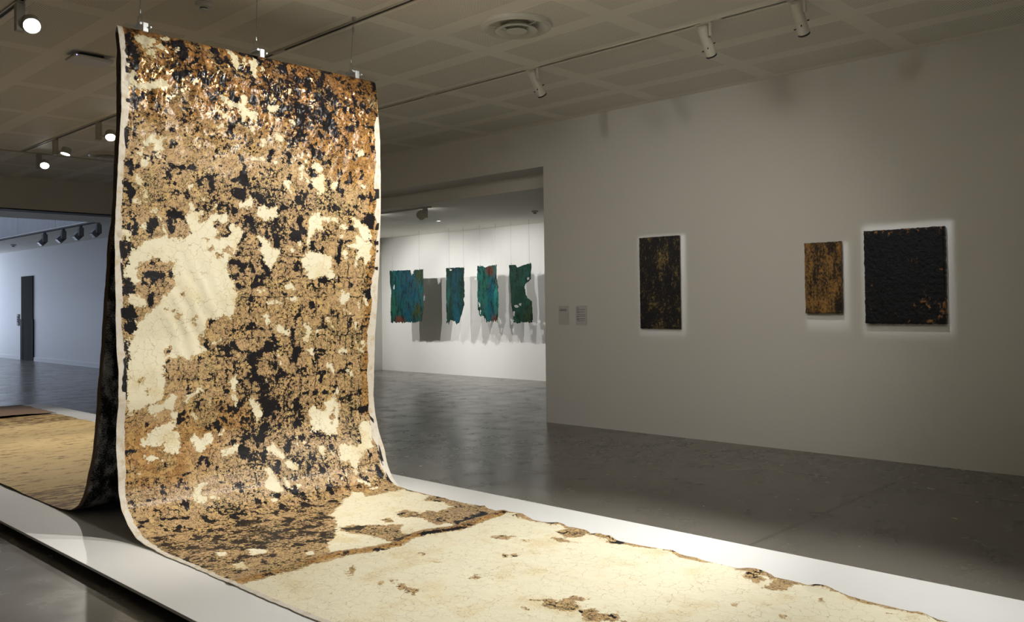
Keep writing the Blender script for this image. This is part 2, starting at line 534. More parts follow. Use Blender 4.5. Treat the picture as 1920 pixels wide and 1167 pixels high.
# ------------------------------------------------------------------ the draped canvas
CREAM="""99,75 139,53 184,59 215,60 252,73 233,99 202,102 215,124 176,133 166,155 135,158 139,121 114,110;
163,152 214,132 239,151 205,196 179,181 160,181;
228,108 262,88 290,107 281,163 263,142 245,125;
275,46 331,1 313,54 280,66;
363,98 385,80 391,101 368,123;
54,319 80,299 91,327 83,359 53,357;
39,360 90,365 135,380 188,355 266,333 304,365 272,386 187,409 126,424 89,426 53,410;
181,341 204,313 200,341;
740,-6 769,-12 761,48 808,55 810,136 791,162 763,128 763,92 746,60;
843,66 866,61 869,106 844,125;
653,368 680,355 709,383 708,413 752,410 801,393 812,332 862,332 864,383 840,437 881,456 880,490 847,487 837,538 805,543 807,476 803,447 733,438 690,420 674,402;
616,469 646,460 671,489 723,497 731,521 687,519 645,497;
152,757 180,708 210,700 226,717 278,695 313,694 281,741 275,788 247,837 230,793 209,757 168,770 154,802 141,841 116,844 136,804;
252,261 272,230 275,261;
616,586 671,570 689,592 647,610;
902,70 954,40 968,75 952,126 939,197 921,192 915,151 901,108;
969,103 995,88 1005,124 974,140;
1183,239 1209,230 1205,272 1192,270;
805,341 856,337 860,376 844,413 857,451 923,440 931,479 920,529 888,512 856,477 840,527 808,549 799,533;
1030,311 1065,296 1068,341 1052,371 1092,355 1106,380 1070,413 1029,437 1016,412 1051,389 1038,355;
1197,466 1227,475 1221,488 1199,475;
846,578 878,561 902,571 894,598 856,598;
1071,582 1085,563 1106,578 1135,574 1133,641 1108,640 1073,618;
962,636 995,628 1006,657 973,670;
1768,638 1808,604 1860,602 1854,642 1802,663;
897,779 938,761 991,760 992,795 968,784 930,784;
1073,764 1107,778 1083,787;
1317,723 1338,720 1344,756 1329,767;
1288,790 1313,787 1316,869 1295,884 1285,863;
1370,781 1438,746 1462,771 1455,818 1408,814;
1378,872 1440,857 1461,827 1493,861 1485,961 1432,966 1389,926;
1553,888 1596,879 1607,916 1581,937 1548,917;
1150,898 1195,898 1206,924 1166,937;
1167,946 1196,934 1227,977 1198,985 1172,972;
1326,868 1357,860 1363,901 1342,912;
1819,883 1860,875 1865,893 1837,901;
96,969 121,955 145,987 151,1024 121,1027 98,1002;
148,1036 178,1037 193,1105 176,1133 163,1099;
94,1120 119,1110 151,1142 99,1142;
135,866 187,845 186,903 160,909;
52,1622 75,1508 101,1481 90,1447 138,1437 172,1398 209,1377 308,1353 300,1283 319,1298 335,1360 402,1368 465,1354 493,1328 473,1266 447,1212 461,1179 466,1115 490,1121 500,1152 526,1183 557,1156 572,1196 544,1205 541,1246 595,1235 618,1209 609,1193 650,1182 658,1170 684,1188 734,1177 750,1225 695,1245 682,1229 636,1228 645,1264 679,1311 646,1337 663,1361 722,1334 747,1341 764,1307 755,1266 772,1232 815,1255 846,1286 860,1319 834,1353 817,1375 809,1438 800,1471 736,1506 741,1555 757,1604 801,1645 800,1695 809,1739 797,1838 768,1908 715,1886 664,1893 605,1908 597,1940 573,2004 531,2011 533,2059 585,2102 593,2123 541,2140 464,2176 425,2150 360,2154 321,2152 278,2204 292,2236 284,2274 299,2298 295,2352 283,2421 254,2441 185,2450 163,2464 91,2496 61,2496 53,2445 55,2355 47,2294 45,2219 76,2146 67,2069 107,1995 137,1920 197,1860 273,1784 312,1738 336,1705 360,1697 373,1626 363,1520 308,1533 277,1506 232,1496 164,1536 137,1575 147,1644 109,1667 88,1637;
803,1098 850,1078 898,1057 925,1068 919,1114 871,1130 826,1121;
32,1321 105,1325 101,1401 76,1402 68,1364 36,1366;
164,1291 182,1290 190,1336 171,1329;
220,1172 257,1165 252,1201 225,1195;
260,1208 291,1206 280,1238;
608,1169 654,1109 664,1133 633,1167;
548,1077 586,1086 570,1101;
451,997 483,1002 469,1027;
946,1167 971,1104 1003,1097 1028,1113 1104,1103 1097,1148 1122,1169 1080,1185 1042,1201 1001,1225 994,1186 938,1181;
1378,891 1483,881 1495,945 1448,991 1421,952 1389,917;
1166,911 1195,908 1228,995 1198,989 1172,946;
1553,903 1596,889 1602,936 1570,948;
1357,1186 1385,1129 1447,1116 1475,1147 1534,1166 1524,1186 1487,1179 1484,1253 1432,1251 1402,1276 1382,1323 1368,1388 1342,1352 1356,1287;
1554,1156 1597,1153 1604,1181 1566,1178;
1626,1194 1675,1182 1692,1214 1666,1239 1633,1222;
1728,1145 1772,1142 1853,1186 1900,1232 1914,1299 1858,1321 1817,1274 1798,1218 1752,1182;
1623,1274 1677,1262 1684,1300 1646,1311;
1766,1258 1811,1265 1846,1312 1915,1318 1923,1386 1919,1465 1864,1515 1850,1447 1805,1458 1784,1516 1777,1468 1803,1391 1736,1374 1702,1356 1768,1334;
1659,1377 1692,1395 1705,1451 1739,1489 1694,1480 1661,1453;
956,1324 1012,1317 1027,1356 1075,1381 1129,1415 1129,1459 1105,1496 1068,1559 1024,1524 1009,1463 985,1420 1003,1375;
1298,1482 1333,1444 1374,1415 1457,1422 1563,1446 1575,1493 1555,1531 1611,1587 1612,1624 1568,1620 1503,1593 1430,1617 1378,1618 1362,1572 1314,1527;
1182,1395 1232,1393 1242,1420 1207,1421;
1261,1346 1291,1331 1302,1390 1272,1382;
1181,1665 1226,1638 1267,1683 1247,1710 1197,1706;
964,1711 1021,1693 1035,1719 997,1733;
1197,1760 1288,1756 1294,1783 1248,1783;
1041,1790 1148,1782 1149,1800 1061,1808;
1654,1719 1670,1700 1704,1729 1742,1700 1734,1767 1687,1820 1646,1786;
1864,1748 1900,1768 1905,1827 1873,1797;
1767,1738 1795,1748 1792,1787;
1804,1797 1845,1802 1836,1846;
1010,1874 1048,1870 1060,1924 1085,1952 1036,1941;
1533,1917 1583,1946 1562,1953;
1700,1853 1746,1864 1748,1893;
752,2341 796,2303 814,2346 797,2394 820,2489 813,2522 782,2468 761,2391;
630,2055 699,2050 673,2066 638,2072;
428,2418 502,2393 540,2349 561,2375 565,2415 536,2388 486,2416 456,2462 434,2443;
85,1737 145,1730 189,1760 200,1799 137,1825 77,1790;
70,1986 100,2010 70,2024;
70,1903 122,1897 114,1912;
186,2459 278,2452 323,2409 355,2388 377,2446 377,2486 330,2506 296,2478 284,2517 252,2513 271,2547 231,2535 197,2499;
488,2547 502,2524 539,2577 514,2590;
605,2435 623,2445 620,2511 601,2493;
352,2532 387,2512 391,2577 376,2612 355,2573;
1008,1879 1039,1880 1051,1928 1088,1953 1041,1956;
1094,1977 1147,1959 1235,2011 1224,2044 1170,2013 1116,2006;
1329,2063 1369,2035 1349,1955 1366,1946 1414,2007 1397,2076 1368,2095;
1431,2012 1482,1994 1530,2021 1483,2019 1449,2038;
1379,2145 1413,2147 1442,2208 1436,2238 1407,2196;
1549,2275 1591,2267 1623,2341 1592,2328;
1727,2327 1777,2341 1804,2380 1765,2366;
1650,2179 1698,2140 1736,2163 1730,2198 1687,2196;
1847,2121 1891,2102 1925,2145 1887,2154;
1809,2104 1835,2146 1887,2181 1888,2212 1836,2178;
1530,1914 1572,1931 1611,2003 1574,1971;
1790,1957 1821,1958 1825,2010 1793,1999;
901,2488 937,2482 959,2503 998,2536 1010,2594 966,2684 958,2598 925,2528;
1124,2142 1145,2172 1149,2240 1133,2201;
1026,2318 1042,2367 1026,2346;
1398,2624 1428,2568 1490,2614 1537,2619 1539,2569 1622,2505 1647,2568 1676,2612 1653,2681 1619,2812 1553,2819 1513,2789 1427,2758 1403,2765 1417,2686;
1826,2785 1862,2736 1924,2743 1952,2811 1947,2853 1906,2881 1897,2968 1806,2986 1759,3031 1713,3142 1687,3148 1683,3099 1662,3037 1624,3052 1577,3004 1617,2980 1578,2953 1619,2885 1708,2908 1763,2927 1819,2902;
1444,2892 1491,2888 1479,2959 1456,3006 1443,2943;
1533,2946 1561,2950 1548,2980;
1009,2851 1068,2811 1109,2817 1113,2856 1138,2889 1138,2947 1109,2933 1085,2891 1026,2873;
1132,2976 1189,2955 1243,3003 1217,3025 1176,3018;
1273,2740 1293,2752 1273,2858 1256,2836;
1310,2843 1344,2838 1325,2875;
1632,2464 1650,2455 1659,2508 1634,2506;
157,2685 205,2638 240,2615 321,2598 376,2577 390,2615 358,2638 404,2657 413,2708 396,2788 314,2781 291,2738 302,2717 221,2729 170,2713;
477,2721 508,2674 545,2707 624,2679 637,2755 585,2777 533,2811 510,2767;
682,2705 724,2653 739,2673 702,2707;
684,2809 813,2783 806,2835 753,2856 694,2848;
171,2792 225,2782 283,2826 240,2811 195,2822;
439,3095 481,3019 559,3000 524,3036 514,3070 543,3117 491,3161 450,3119;
550,3097 621,3112 619,3144 556,3136;
122,2872 147,2884 142,2901 121,2893;
215,3915 272,3917 234,3997 198,3996;
366,3981 418,3997 417,4121 375,4135 348,4044;
162,4188 223,4180 194,4335 140,4274;
971,2977 1010,2978 1042,3016 1045,3053 1082,3107 1064,3178 1014,3178 972,3149 967,3076 985,3034;
1133,2965 1182,2944 1190,2983 1244,2992 1220,3035 1176,3000;
958,3221 989,3205 997,3243 975,3266;
1754,3122 1793,3112 1793,3140 1767,3146;
1674,3174 1730,3206 1823,3234 1765,3271 1737,3241;
1743,3288 1818,3299 1774,3313;
1554,3152 1592,3126 1561,3175;
1618,3120 1629,3133 1606,3162;
1460,3113 1471,3126 1444,3165;
1112,3064 1145,3098 1141,3161 1107,3144;
1202,3135 1219,3144 1195,3166;
369,3976 433,4008 420,4129 328,4121;
551,4297 607,4302 569,4374 533,4352;
1166,3643 1479,3362 1582,3303 1658,3311 1638,3407 1977,3406 2001,4497 1831,4529 1528,4539 1244,4481 1176,4404 1127,4412 1311,4230 1248,4158 1154,4052 1099,3990 1010,3958 973,4112 1015,4225 1036,4403 1032,4517 827,4488 698,4454 635,4437 748,4229 871,4124 1089,3841"""
TAN="""655,1451 710,1449 714,1478 663,1479;
705,1425 739,1395 774,1414 765,1447 714,1453;
588,1429 629,1411 634,1437;
575,1353 621,1359 617,1370;
407,1734 441,1720 431,1744;
308,1831 387,1840 367,1852 312,1843;
379,1879 422,1866 408,1889;
304,2104 341,2086 347,2122 306,2132;
122,2278 152,2268 152,2295 126,2297;
164,2349 190,2359 179,2373;
497,1886 523,1881 505,1900;
497,1932 530,1939 514,1952;
1584,2643 1621,2612 1621,2688 1584,2725;
1481,3953 1587,3919 1589,4074 1680,4062 1680,4139 1851,4096 1925,3932 1846,3802 1967,3719 2035,3885 1972,4152 2076,4191 1984,4441 1873,4503 1765,4456 1573,4488 1540,4417 1462,4399 1510,4171 1429,4079;
1013,3994 1099,3990 1139,4034 1202,4105 1279,4194 1176,4404 1122,4437 1061,4276 1013,4190 1034,4083;
1310,4018 1357,4035 1323,4138 1283,4093;
545,4743 588,4717 572,4772 509,4843 493,4825;
555,5135 592,5155 570,5256 580,5287 512,5353 494,5333 531,5274 523,5226;
581,5056 594,5070 554,5113;
897,5334 962,5315 936,5376 876,5398;
1506,4861 1585,4886 1610,4974 1507,4981 1505,4919;
1305,5175 1304,5199 1263,5232;
1330,5202 1358,5205 1332,5266 1288,5259;
856,5798 939,5868 928,5912 1043,5921 1061,5998 1013,6002 987,5955 948,6043 886,6048 834,5992 838,5908 879,5860;
909,6073 970,6102 947,6183 1018,6224 944,6247 941,6300 822,6174 859,6123;
754,5843 773,5920 750,5882;
1749,5154 1788,5225 1774,5325 1706,5252;
1857,5088 1984,5100 1975,5246 1888,5273 1818,5199;
1956,4595 1990,4632 1943,4688;
1904,5463 2020,5443 1980,5572 1896,5511;
1417,5280 1444,5299 1416,5310;
1586,5037 1614,5079 1578,5098;
515,5049 525,5060 498,5086;
940,4982 954,5012 936,5017;
1003,4793 1020,4839 990,4842;
1887,6368 1962,6381 1931,6459 1930,6501 1844,6474 1866,6411;
1784,6534 1882,6535 2018,6508 2035,6570 2011,6651 1931,6629 1827,6640 1783,6593;
1460,6535 1499,6558 1453,6563;
2036,6918 2046,6946 1988,6959;
2066,7252 2097,7283 2036,7285;
2091,7308 2158,7344 2122,7432 2058,7419 2001,7343;
2077,7166 2134,7222 2085,7270 2059,7213;
1850,6807 1858,6822 1820,6829;
1855,7105 1890,7120 1848,7120;
1498,6787 1506,6801 1479,6805"""
BLACK="""341,47 418,3 453,55 483,84 445,119 378,142 352,164 349,115;
352,164 374,184 356,205;
420,216 460,241 442,276 401,300 345,310 370,274;
100,440 156,430 156,468 125,504 103,485;
22,234 55,235 62,272 33,270;
22,280 54,296 54,334 25,332;
22,491 62,492 58,523 29,520;
23,684 57,642 68,700 57,784 37,801 26,728;
298,631 361,630 346,655 308,668;
700,623 731,554 775,522 802,485 810,517 775,555 743,617 709,638;
605,612 631,616 642,663 624,649;
518,230 569,220 567,261 517,262;
698,53 731,72 760,120 772,179 728,170 707,123;
720,307 764,324 780,372 726,406 709,375;
830,-37 911,-37 867,51 813,54;
276,811 308,822 294,852 278,841;
571,760 596,757 589,798;
482,161 527,126 514,180 479,196;
276,229 324,211 299,264 283,259;
1118,52 1211,12 1201,113 1127,137 1111,102;
1220,51 1310,-17 1288,76 1252,112 1218,100;
1214,326 1277,306 1328,335 1332,446 1278,491 1238,460 1232,378;
1425,309 1490,308 1575,352 1559,421 1532,520 1489,498 1438,439 1386,419 1399,389 1504,420 1454,361;
1267,502 1349,545 1319,586 1236,578;
1415,638 1468,622 1490,666 1470,724 1502,748 1481,765 1448,726 1426,683;
1382,587 1446,588 1436,626 1383,614;
1657,290 1703,283 1688,344 1660,338;
1767,361 1811,384 1795,445 1767,439;
1747,176 1802,207 1797,267 1751,255;
1166,606 1309,587 1320,604 1227,620 1177,618;
1110,702 1189,692 1221,725 1202,799 1162,785 1180,729 1130,717;
1262,756 1303,770 1283,783;
1600,709 1617,793 1624,950 1603,951 1600,794;
1515,887 1542,875 1543,956 1516,943;
1645,847 1712,850 1701,889 1656,883;
813,874 848,836 869,920 844,975 816,960;
1495,15 1626,-2 1583,46 1528,47 1517,120 1482,96;
1658,445 1751,412 1759,470 1689,490;
1956,24 2003,37 1994,112 1950,112;
851,-11 914,-23 867,49 829,48;
1051,-27 1088,-23 1077,61 1028,62;
1010,431 1118,432 1107,452 1009,454;
22,879 62,882 92,894 137,900 131,935 72,933 42,914;
25,1005 61,1002 78,1031 116,1065 110,1088 72,1061 42,1049 27,1035;
287,873 381,878 477,860 518,880 495,906 398,896 336,914 319,892;
578,937 628,917 640,1013 618,1055 575,1034 607,1015;
751,1003 802,982 855,1002 867,1060 824,1080 762,1052;
739,938 799,916 894,916 870,934 757,961;
294,1206 319,1165 373,1157 422,1182 448,1227 473,1274 440,1244 401,1230 361,1233 354,1280 370,1311 339,1352 323,1282 319,1235;
201,1243 253,1224 269,1270 239,1302 231,1334 194,1328 193,1289;
25,1389 68,1387 76,1425 97,1431 90,1485 68,1516 32,1509 25,1449;
28,1524 61,1539 67,1584 51,1645 88,1644 109,1675 85,1726 57,1713 37,1615;
304,894 336,914 339,984 319,970;
800,1454 835,1403 861,1411 835,1462 809,1475;
772,1224 815,1222 903,1225 859,1252 798,1247;
740,1506 809,1487 862,1511 913,1518 818,1545 766,1522;
792,1604 836,1562 853,1536 818,1620 792,1629;
796,1645 844,1670 835,1712 800,1687;
170,1597 223,1581 277,1580 316,1572 315,1619 276,1635 221,1674 205,1726 230,1643 185,1620;
261,1619 292,1596 306,1658;
232,1117 275,1083 299,1096 271,1137;
149,918 175,923 173,953;
514,1524 543,1503 539,1515 521,1528;
426,1490 434,1498 435,1518;
478,1457 514,1480 506,1476;
818,1003 863,991 875,1042 849,1078 820,1046;
989,1094 1045,1072 1092,1051 1104,1095 1047,1116;
1006,1243 1063,1231 1045,1276 1064,1310 1036,1356 1012,1313;
1201,1070 1226,1077 1224,1140 1205,1150;
1255,1165 1294,1145 1347,1187 1308,1208 1289,1245 1258,1210;
1313,979 1349,967 1351,1031 1310,1034;
1687,1214 1730,1193 1776,1228 1766,1253 1699,1251;
1690,1328 1722,1284 1761,1306 1724,1346;
1574,1474 1617,1435 1615,1369 1646,1311 1663,1329 1638,1425 1640,1482 1630,1520 1596,1483;
1367,1333 1408,1340 1425,1395 1384,1442 1373,1388;
1466,1379 1498,1383 1489,1444 1467,1430;
1451,1626 1503,1593 1569,1625 1516,1654 1462,1645;
1850,1700 1931,1690 1935,1768 1880,1817 1888,1748;
1372,1793 1434,1775 1437,1840 1395,1840;
1421,1682 1458,1682 1439,1747 1423,1738;
1691,1024 1726,1107 1705,1127 1692,1071;
1736,1044 1804,1044 1781,1079 1742,1072;
1850,1099 1895,1086 1954,1121 1935,1230 1900,1212 1852,1166;
1935,898 1988,893 1988,972 1941,985;
1950,1170 1991,1163 1987,1227 1958,1224;
1949,1317 1990,1305 1991,1345 1950,1346;
1957,1385 1992,1379 1987,1404 1958,1405;
1950,1518 1991,1512 1987,1551 1957,1537;
1240,1293 1280,1291 1281,1336 1251,1333;
1504,879 1547,875 1548,931 1527,952 1516,915;
1635,914 1668,921 1669,987 1636,999;
1769,960 1848,954 1837,993 1780,993;
828,1192 865,1207 848,1238 830,1227;
833,1520 907,1510 888,1528 852,1580 834,1589;
907,1514 935,1518 945,1596 917,1579;
945,1605 1020,1578 1048,1542 1087,1576 1020,1631 992,1684 954,1675 982,1631;
1491,1841 1512,1841 1525,1970 1503,1970;
1190,1837 1208,1837 1209,1928 1192,1900;
1115,1495 1253,1496 1253,1508 1115,1509;
852,1672 973,1667 973,1680 861,1685;
26,1820 99,1806 152,1875 137,1905 77,1888 33,1880;
30,1917 77,1911 144,1936 107,2010 85,1994 48,1985 34,1962;
37,2008 78,2024 81,2085 63,2130 51,2084;
48,2129 85,2124 59,2183 48,2182;
44,2301 66,2318 62,2393 43,2413;
589,1965 622,1901 677,1898 639,1942 666,2000 623,1990;
768,2070 795,2054 820,2097 873,2125 862,2166 800,2138;
197,1730 236,1714 250,1769 219,1815 196,1768;
781,2162 799,2163 796,2254 814,2272 778,2302 778,2220;
608,2148 782,2155 781,2170 607,2164;
229,2282 260,2284 315,2290 387,2292 586,2303 760,2320 760,2331 420,2305 245,2296;
684,2451 703,2478 728,2581 754,2616 736,2639 693,2593 699,2528;
505,2458 555,2447 545,2528 509,2508;
396,2529 443,2509 423,2564 416,2617 392,2593;
699,2370 752,2391 753,2432 708,2411;
734,1977 805,1971 796,2000 743,1994;
270,2204 312,2167 336,2161 301,2206 292,2228;
260,2311 284,2267 292,2271 264,2350;
1234,1981 1273,1987 1268,2051 1278,2120 1322,2147 1288,2170 1288,2278 1322,2320 1283,2317 1254,2207 1250,2148 1223,2118 1241,2060;
1272,2142 1425,2149 1601,2154 1626,2172 1436,2166 1277,2165;
888,1970 1084,1977 1079,2000 1021,1994 898,1985;
835,2118 895,2131 935,2142 998,2126 1031,2075 1094,2088 1086,2159 1017,2165 965,2172 894,2149 833,2155;
1091,2169 1117,2200 1117,2305 1095,2285;
850,2319 942,2317 1112,2319 1300,2313 1322,2330 1145,2341 932,2339 860,2334;
1317,2329 1332,2330 1322,2765 1302,2763;
990,2496 1031,2481 1150,2492 1132,2559 1089,2612 1004,2641 994,2612 1015,2557;
1260,2492 1328,2493 1325,2597 1352,2639 1318,2735 1267,2709 1295,2653 1264,2572;
936,2756 987,2725 1019,2786 984,2814 946,2795;
1284,2771 1357,2770 1371,2811 1321,2844 1281,2819;
825,2798 923,2811 898,2845 843,2884 812,2889;
1058,2868 1097,2883 1080,2919 1062,2907;
1338,2465 1513,2476 1757,2491 1758,2510 1490,2493 1339,2482;
1485,2346 1509,2348 1510,2423 1492,2412;
1635,2331 1653,2333 1651,2466 1638,2465;
1770,2621 1795,2624 1773,2736 1753,2724;
1842,2628 1945,2612 1929,2668 1865,2672;
1937,2690 1976,2738 1972,2781 1939,2734;
1629,2795 1747,2809 1731,2823 1625,2813;
1320,2787 1625,2816 1621,2833 1393,2814;
1965,2911 1968,3031 1977,3096 1946,3070 1947,2986;
1500,1888 1523,1889 1522,1990 1499,1989;
1540,2001 1554,2123 1530,2122 1536,2041;
1418,2237 1442,2238 1443,2288 1425,2277;
1773,2351 1790,2353 1790,2478 1776,2476;
1087,1977 1105,2064 1089,2073;
1199,1883 1216,1883 1220,1971 1201,1970;
1637,1891 1654,1891 1656,2005 1641,2004;
1662,2005 1679,2005 1676,2118 1662,2118;
1414,2316 1641,2327 1641,2339 1420,2332;
1653,2322 1853,2326 1918,2340 1653,2338;
831,2193 1111,2214 1111,2224 831,2204;
840,2332 852,2333 856,2474 844,2473;
811,2797 923,2812 872,2873 829,2886 800,2843;
935,2765 1013,2706 1028,2747 997,2812;
683,2686 700,2726 678,2855 664,2853 671,2760;
410,2930 485,2910 540,2835 553,2846 502,2931 426,2946;
66,3196 224,3206 380,3238 371,3259 217,3226 61,3213;
221,3072 269,3076 218,3132 214,3185 205,3172 208,3108;
361,3079 436,3105 379,3180 375,3124;
434,3126 472,3135 457,3153;
463,3237 486,3258 470,3283 488,3362 495,3509 463,3500 466,3312;
614,3297 733,3271 731,3316 673,3314 632,3392 617,3330;
55,3050 105,3050 73,3120 55,3076;
70,3379 193,3403 89,3430;
723,3051 821,3058 806,3084 726,3089;
49,2723 142,2738 73,2744 59,2810 48,2792;
105,3049 223,3059 222,3069 104,3059;
852,2803 864,2804 843,2946 831,2945;
938,2752 1016,2762 1009,2807 951,2800;
825,2797 919,2814 884,2854 831,2892 814,2880;
1152,3271 1199,3332 1260,3431 1201,3426 1114,3355;
1416,3181 1456,3189 1446,3274 1412,3295 1413,3237;
1337,3346 1419,3320 1391,3410 1330,3389;
1048,3630 1149,3659 1255,3698 1174,3711 1072,3685;
757,3688 801,3781 741,3849 720,3781;
1130,3137 1200,3140 1194,3182 1149,3216 1120,3189;
951,3165 1073,3179 1029,3238 989,3216 966,3200;
923,3309 932,3411 876,3440 886,3383;
994,3949 1059,4023 1162,4044 1154,4082 1061,4117 1017,4054;
812,3883 899,3935 832,3995 773,3973;
709,4623 797,4611 864,4532 889,4560 914,4626 792,4642;
830,4123 891,4128 890,4170 822,4202;
711,3263 741,3278 725,3309 690,3306;
1105,2895 1168,2885 1151,2920 1110,2924;
1306,2973 1351,3008 1313,3087 1295,3075;
1398,2987 1455,3072 1424,3107 1391,3071;
1951,2946 1944,3038 1967,3125 1949,3111 1932,3037;
1962,3136 1970,3251 1978,3313 1940,3259;
1810,3129 1923,3142 1814,3146;
1730,3420 1862,3433 2001,3410 1825,3479;
577,3799 688,3965 655,3991 558,3862;
570,3626 633,3608 592,3665;
398,3849 489,3909 473,3952 378,3886;
784,4364 900,4433 981,4463 804,4465;
1081,4037 1139,4034 1101,4126 1049,4101;
712,4629 811,4581 903,4545 920,4619 839,4665;
1595,4409 1732,4419 1907,4356 1907,4468 1732,4455 1573,4488;
1855,3812 1962,3889 1880,3924;
2023,4211 2047,4319 1997,4316;
1765,4039 1860,4066 1747,4137;
1699,4383 1748,4401 1675,4463;
1244,4481 1514,4555 1509,4596 1228,4537;
1076,4478 1214,4447 1203,4478 1067,4526;
1995,4882 1994,4948 1963,4961;
2056,4707 2063,4751 2021,4774;
1982,4461 1992,4524 1959,4540;
1927,5487 2020,5472 1972,5563;
1003,4793 1019,4837 994,4846;
1673,4796 1682,4887 1668,4835;
522,5285 558,5139 541,5204;
854,5906 916,5899 881,5917;
938,6241 953,6189 963,6234;
2030,5788 1984,5870 2015,5912 1984,5845;
2033,5922 2045,5987 2033,5946;
2040,6084 2002,6191 2016,6132;
2054,6480 2072,6523 2015,6570 2017,6529;
2031,6631 2105,6668 2070,6663;
2041,6851 2079,6896 2047,6886;
2018,6988 2085,7021 2026,7020;
2118,7122 2090,7161 2077,7149;
2097,7283 2134,7304 2067,7316;
1423,6365 1419,6377 1406,6377;
1447,6790 1442,6801 1428,6802;
2089,7399 2098,7423 2063,7418"""
SEAM=[(-55, 4490), (49, 4488), (194, 4492), (345, 4496), (542, 4468), (688, 4478), (832, 4527), (1030, 4549), (1184, 4477), (1304, 4482), (1526, 4539), (1867, 4491)]

CANVAS_L = [(5.56, 3.30), (5.535, 3.285), (5.51, 3.20), (5.49, 3.10), (5.48, 2.77), (5.51, 2.6), (5.545, 2.34), (5.585, 2.1), (5.588, 1.94), (5.588, 1.77), (5.575, 1.56), (5.577, 1.3), (5.54, 1.09), (5.54, .9), (5.573, .76), (5.58, .62), (5.555, .49), (5.54, .36), (5.50, .25), (5.41, .167), (5.29, .112), (5.15, .092), (4.97, .083), (4.8, .081), (4.55, .08), (0.9, .08)]
CANVAS_R = [(5.56, 3.30), (5.535, 3.285), (5.52, 3.2), (5.505, 3.09), (5.48, 2.83), (5.478, 2.53), (5.482, 2.23), (5.508, 1.81), (5.533, 1.555), (5.564, 1.3), (5.582, 1.045), (5.595, .79), (5.585, .66), (5.53, .497), (5.47, .377), (5.43, .256), (5.355, .145), (5.29, .103), (5.2, .09), (4.95, .082), (4.5, .08), (.9, .08)]
BACK_P = [(5.56, 3.30), (5.583, 3.29), (5.588, 3.2), (5.58, 2.95), (5.588, 2.78), (5.618, 2.45), (5.654, 2.18), (5.706, 1.98), (5.76, 1.77), (5.795, 1.567), (5.83, 1.36), (5.867, 1.15), (5.904, .94), (5.932, .76), (5.969, .617), (6.015, .47), (6.08, .339), (6.174, .219), (6.25, .155), (6.37, .112), (6.6, .09), (7, .083), (12.62, .083)]


def profile(P, t):
    P = np.array(P)
    d = np.r_[0, np.cumsum(np.hypot(*np.diff(P, axis=0).T))]
    t = t * d[-1]
    y, z = np.interp(t, d, P[:, 0]), np.interp(t, d, P[:, 1])
    return y, z, d[-1]


def smooth1(a, k):
    if k < 2:
        return a
    w = np.hanning(2 * k + 1)
    w /= w.sum()
    return np.convolve(np.pad(a, k, mode='edge'), w, 'valid')


def parse(txt):
    return [np.array([[float(c) / 1000 for c in p.split(',')] for p in ln.split()]) for ln in txt.replace('\n', '').split(';') if ln.strip()]


def field(polys, U, S, reach=0.07):
    """signed distance (m, + inside) to the nearest of the outlines, clipped to +-reach"""
    out = np.full(U.shape, -reach)
    us, ss = U[0], S[:, 0]
    for P in polys:
        lo, hi = P.min(0) - reach, P.max(0) + reach
        j0, j1 = np.searchsorted(us, lo[0]), np.searchsorted(us, hi[0])
        i0, i1 = np.searchsorted(ss, lo[1]), np.searchsorted(ss, hi[1])
        if j1 <= j0 or i1 <= i0:
            continue
        X, Y = U[i0:i1, j0:j1], S[i0:i1, j0:j1]
        dm = np.full(X.shape, 9.0)
        ins = np.zeros(X.shape, bool)
        n = len(P)
        for k in range(n):
            a, b = P[k], P[(k + 1) % n]
            e = b - a
            L2 = max(e @ e, 1e-12)
            t = np.clip(((X - a[0]) * e[0] + (Y - a[1]) * e[1]) / L2, 0, 1)
            dm = np.minimum(dm, (X - a[0] - t * e[0]) ** 2 + (Y - a[1] - t * e[1]) ** 2)
            if a[1] != b[1]:
                c = (a[1] > Y) != (b[1] > Y)
                ins ^= c & (X < (b[0] - a[0]) * (Y - a[1]) / (b[1] - a[1]) + a[0])
        d = np.sqrt(dm) * np.where(ins, 1, -1)
        out[i0:i1, j0:j1] = np.maximum(out[i0:i1, j0:j1], np.clip(d, -reach, reach))
    return out


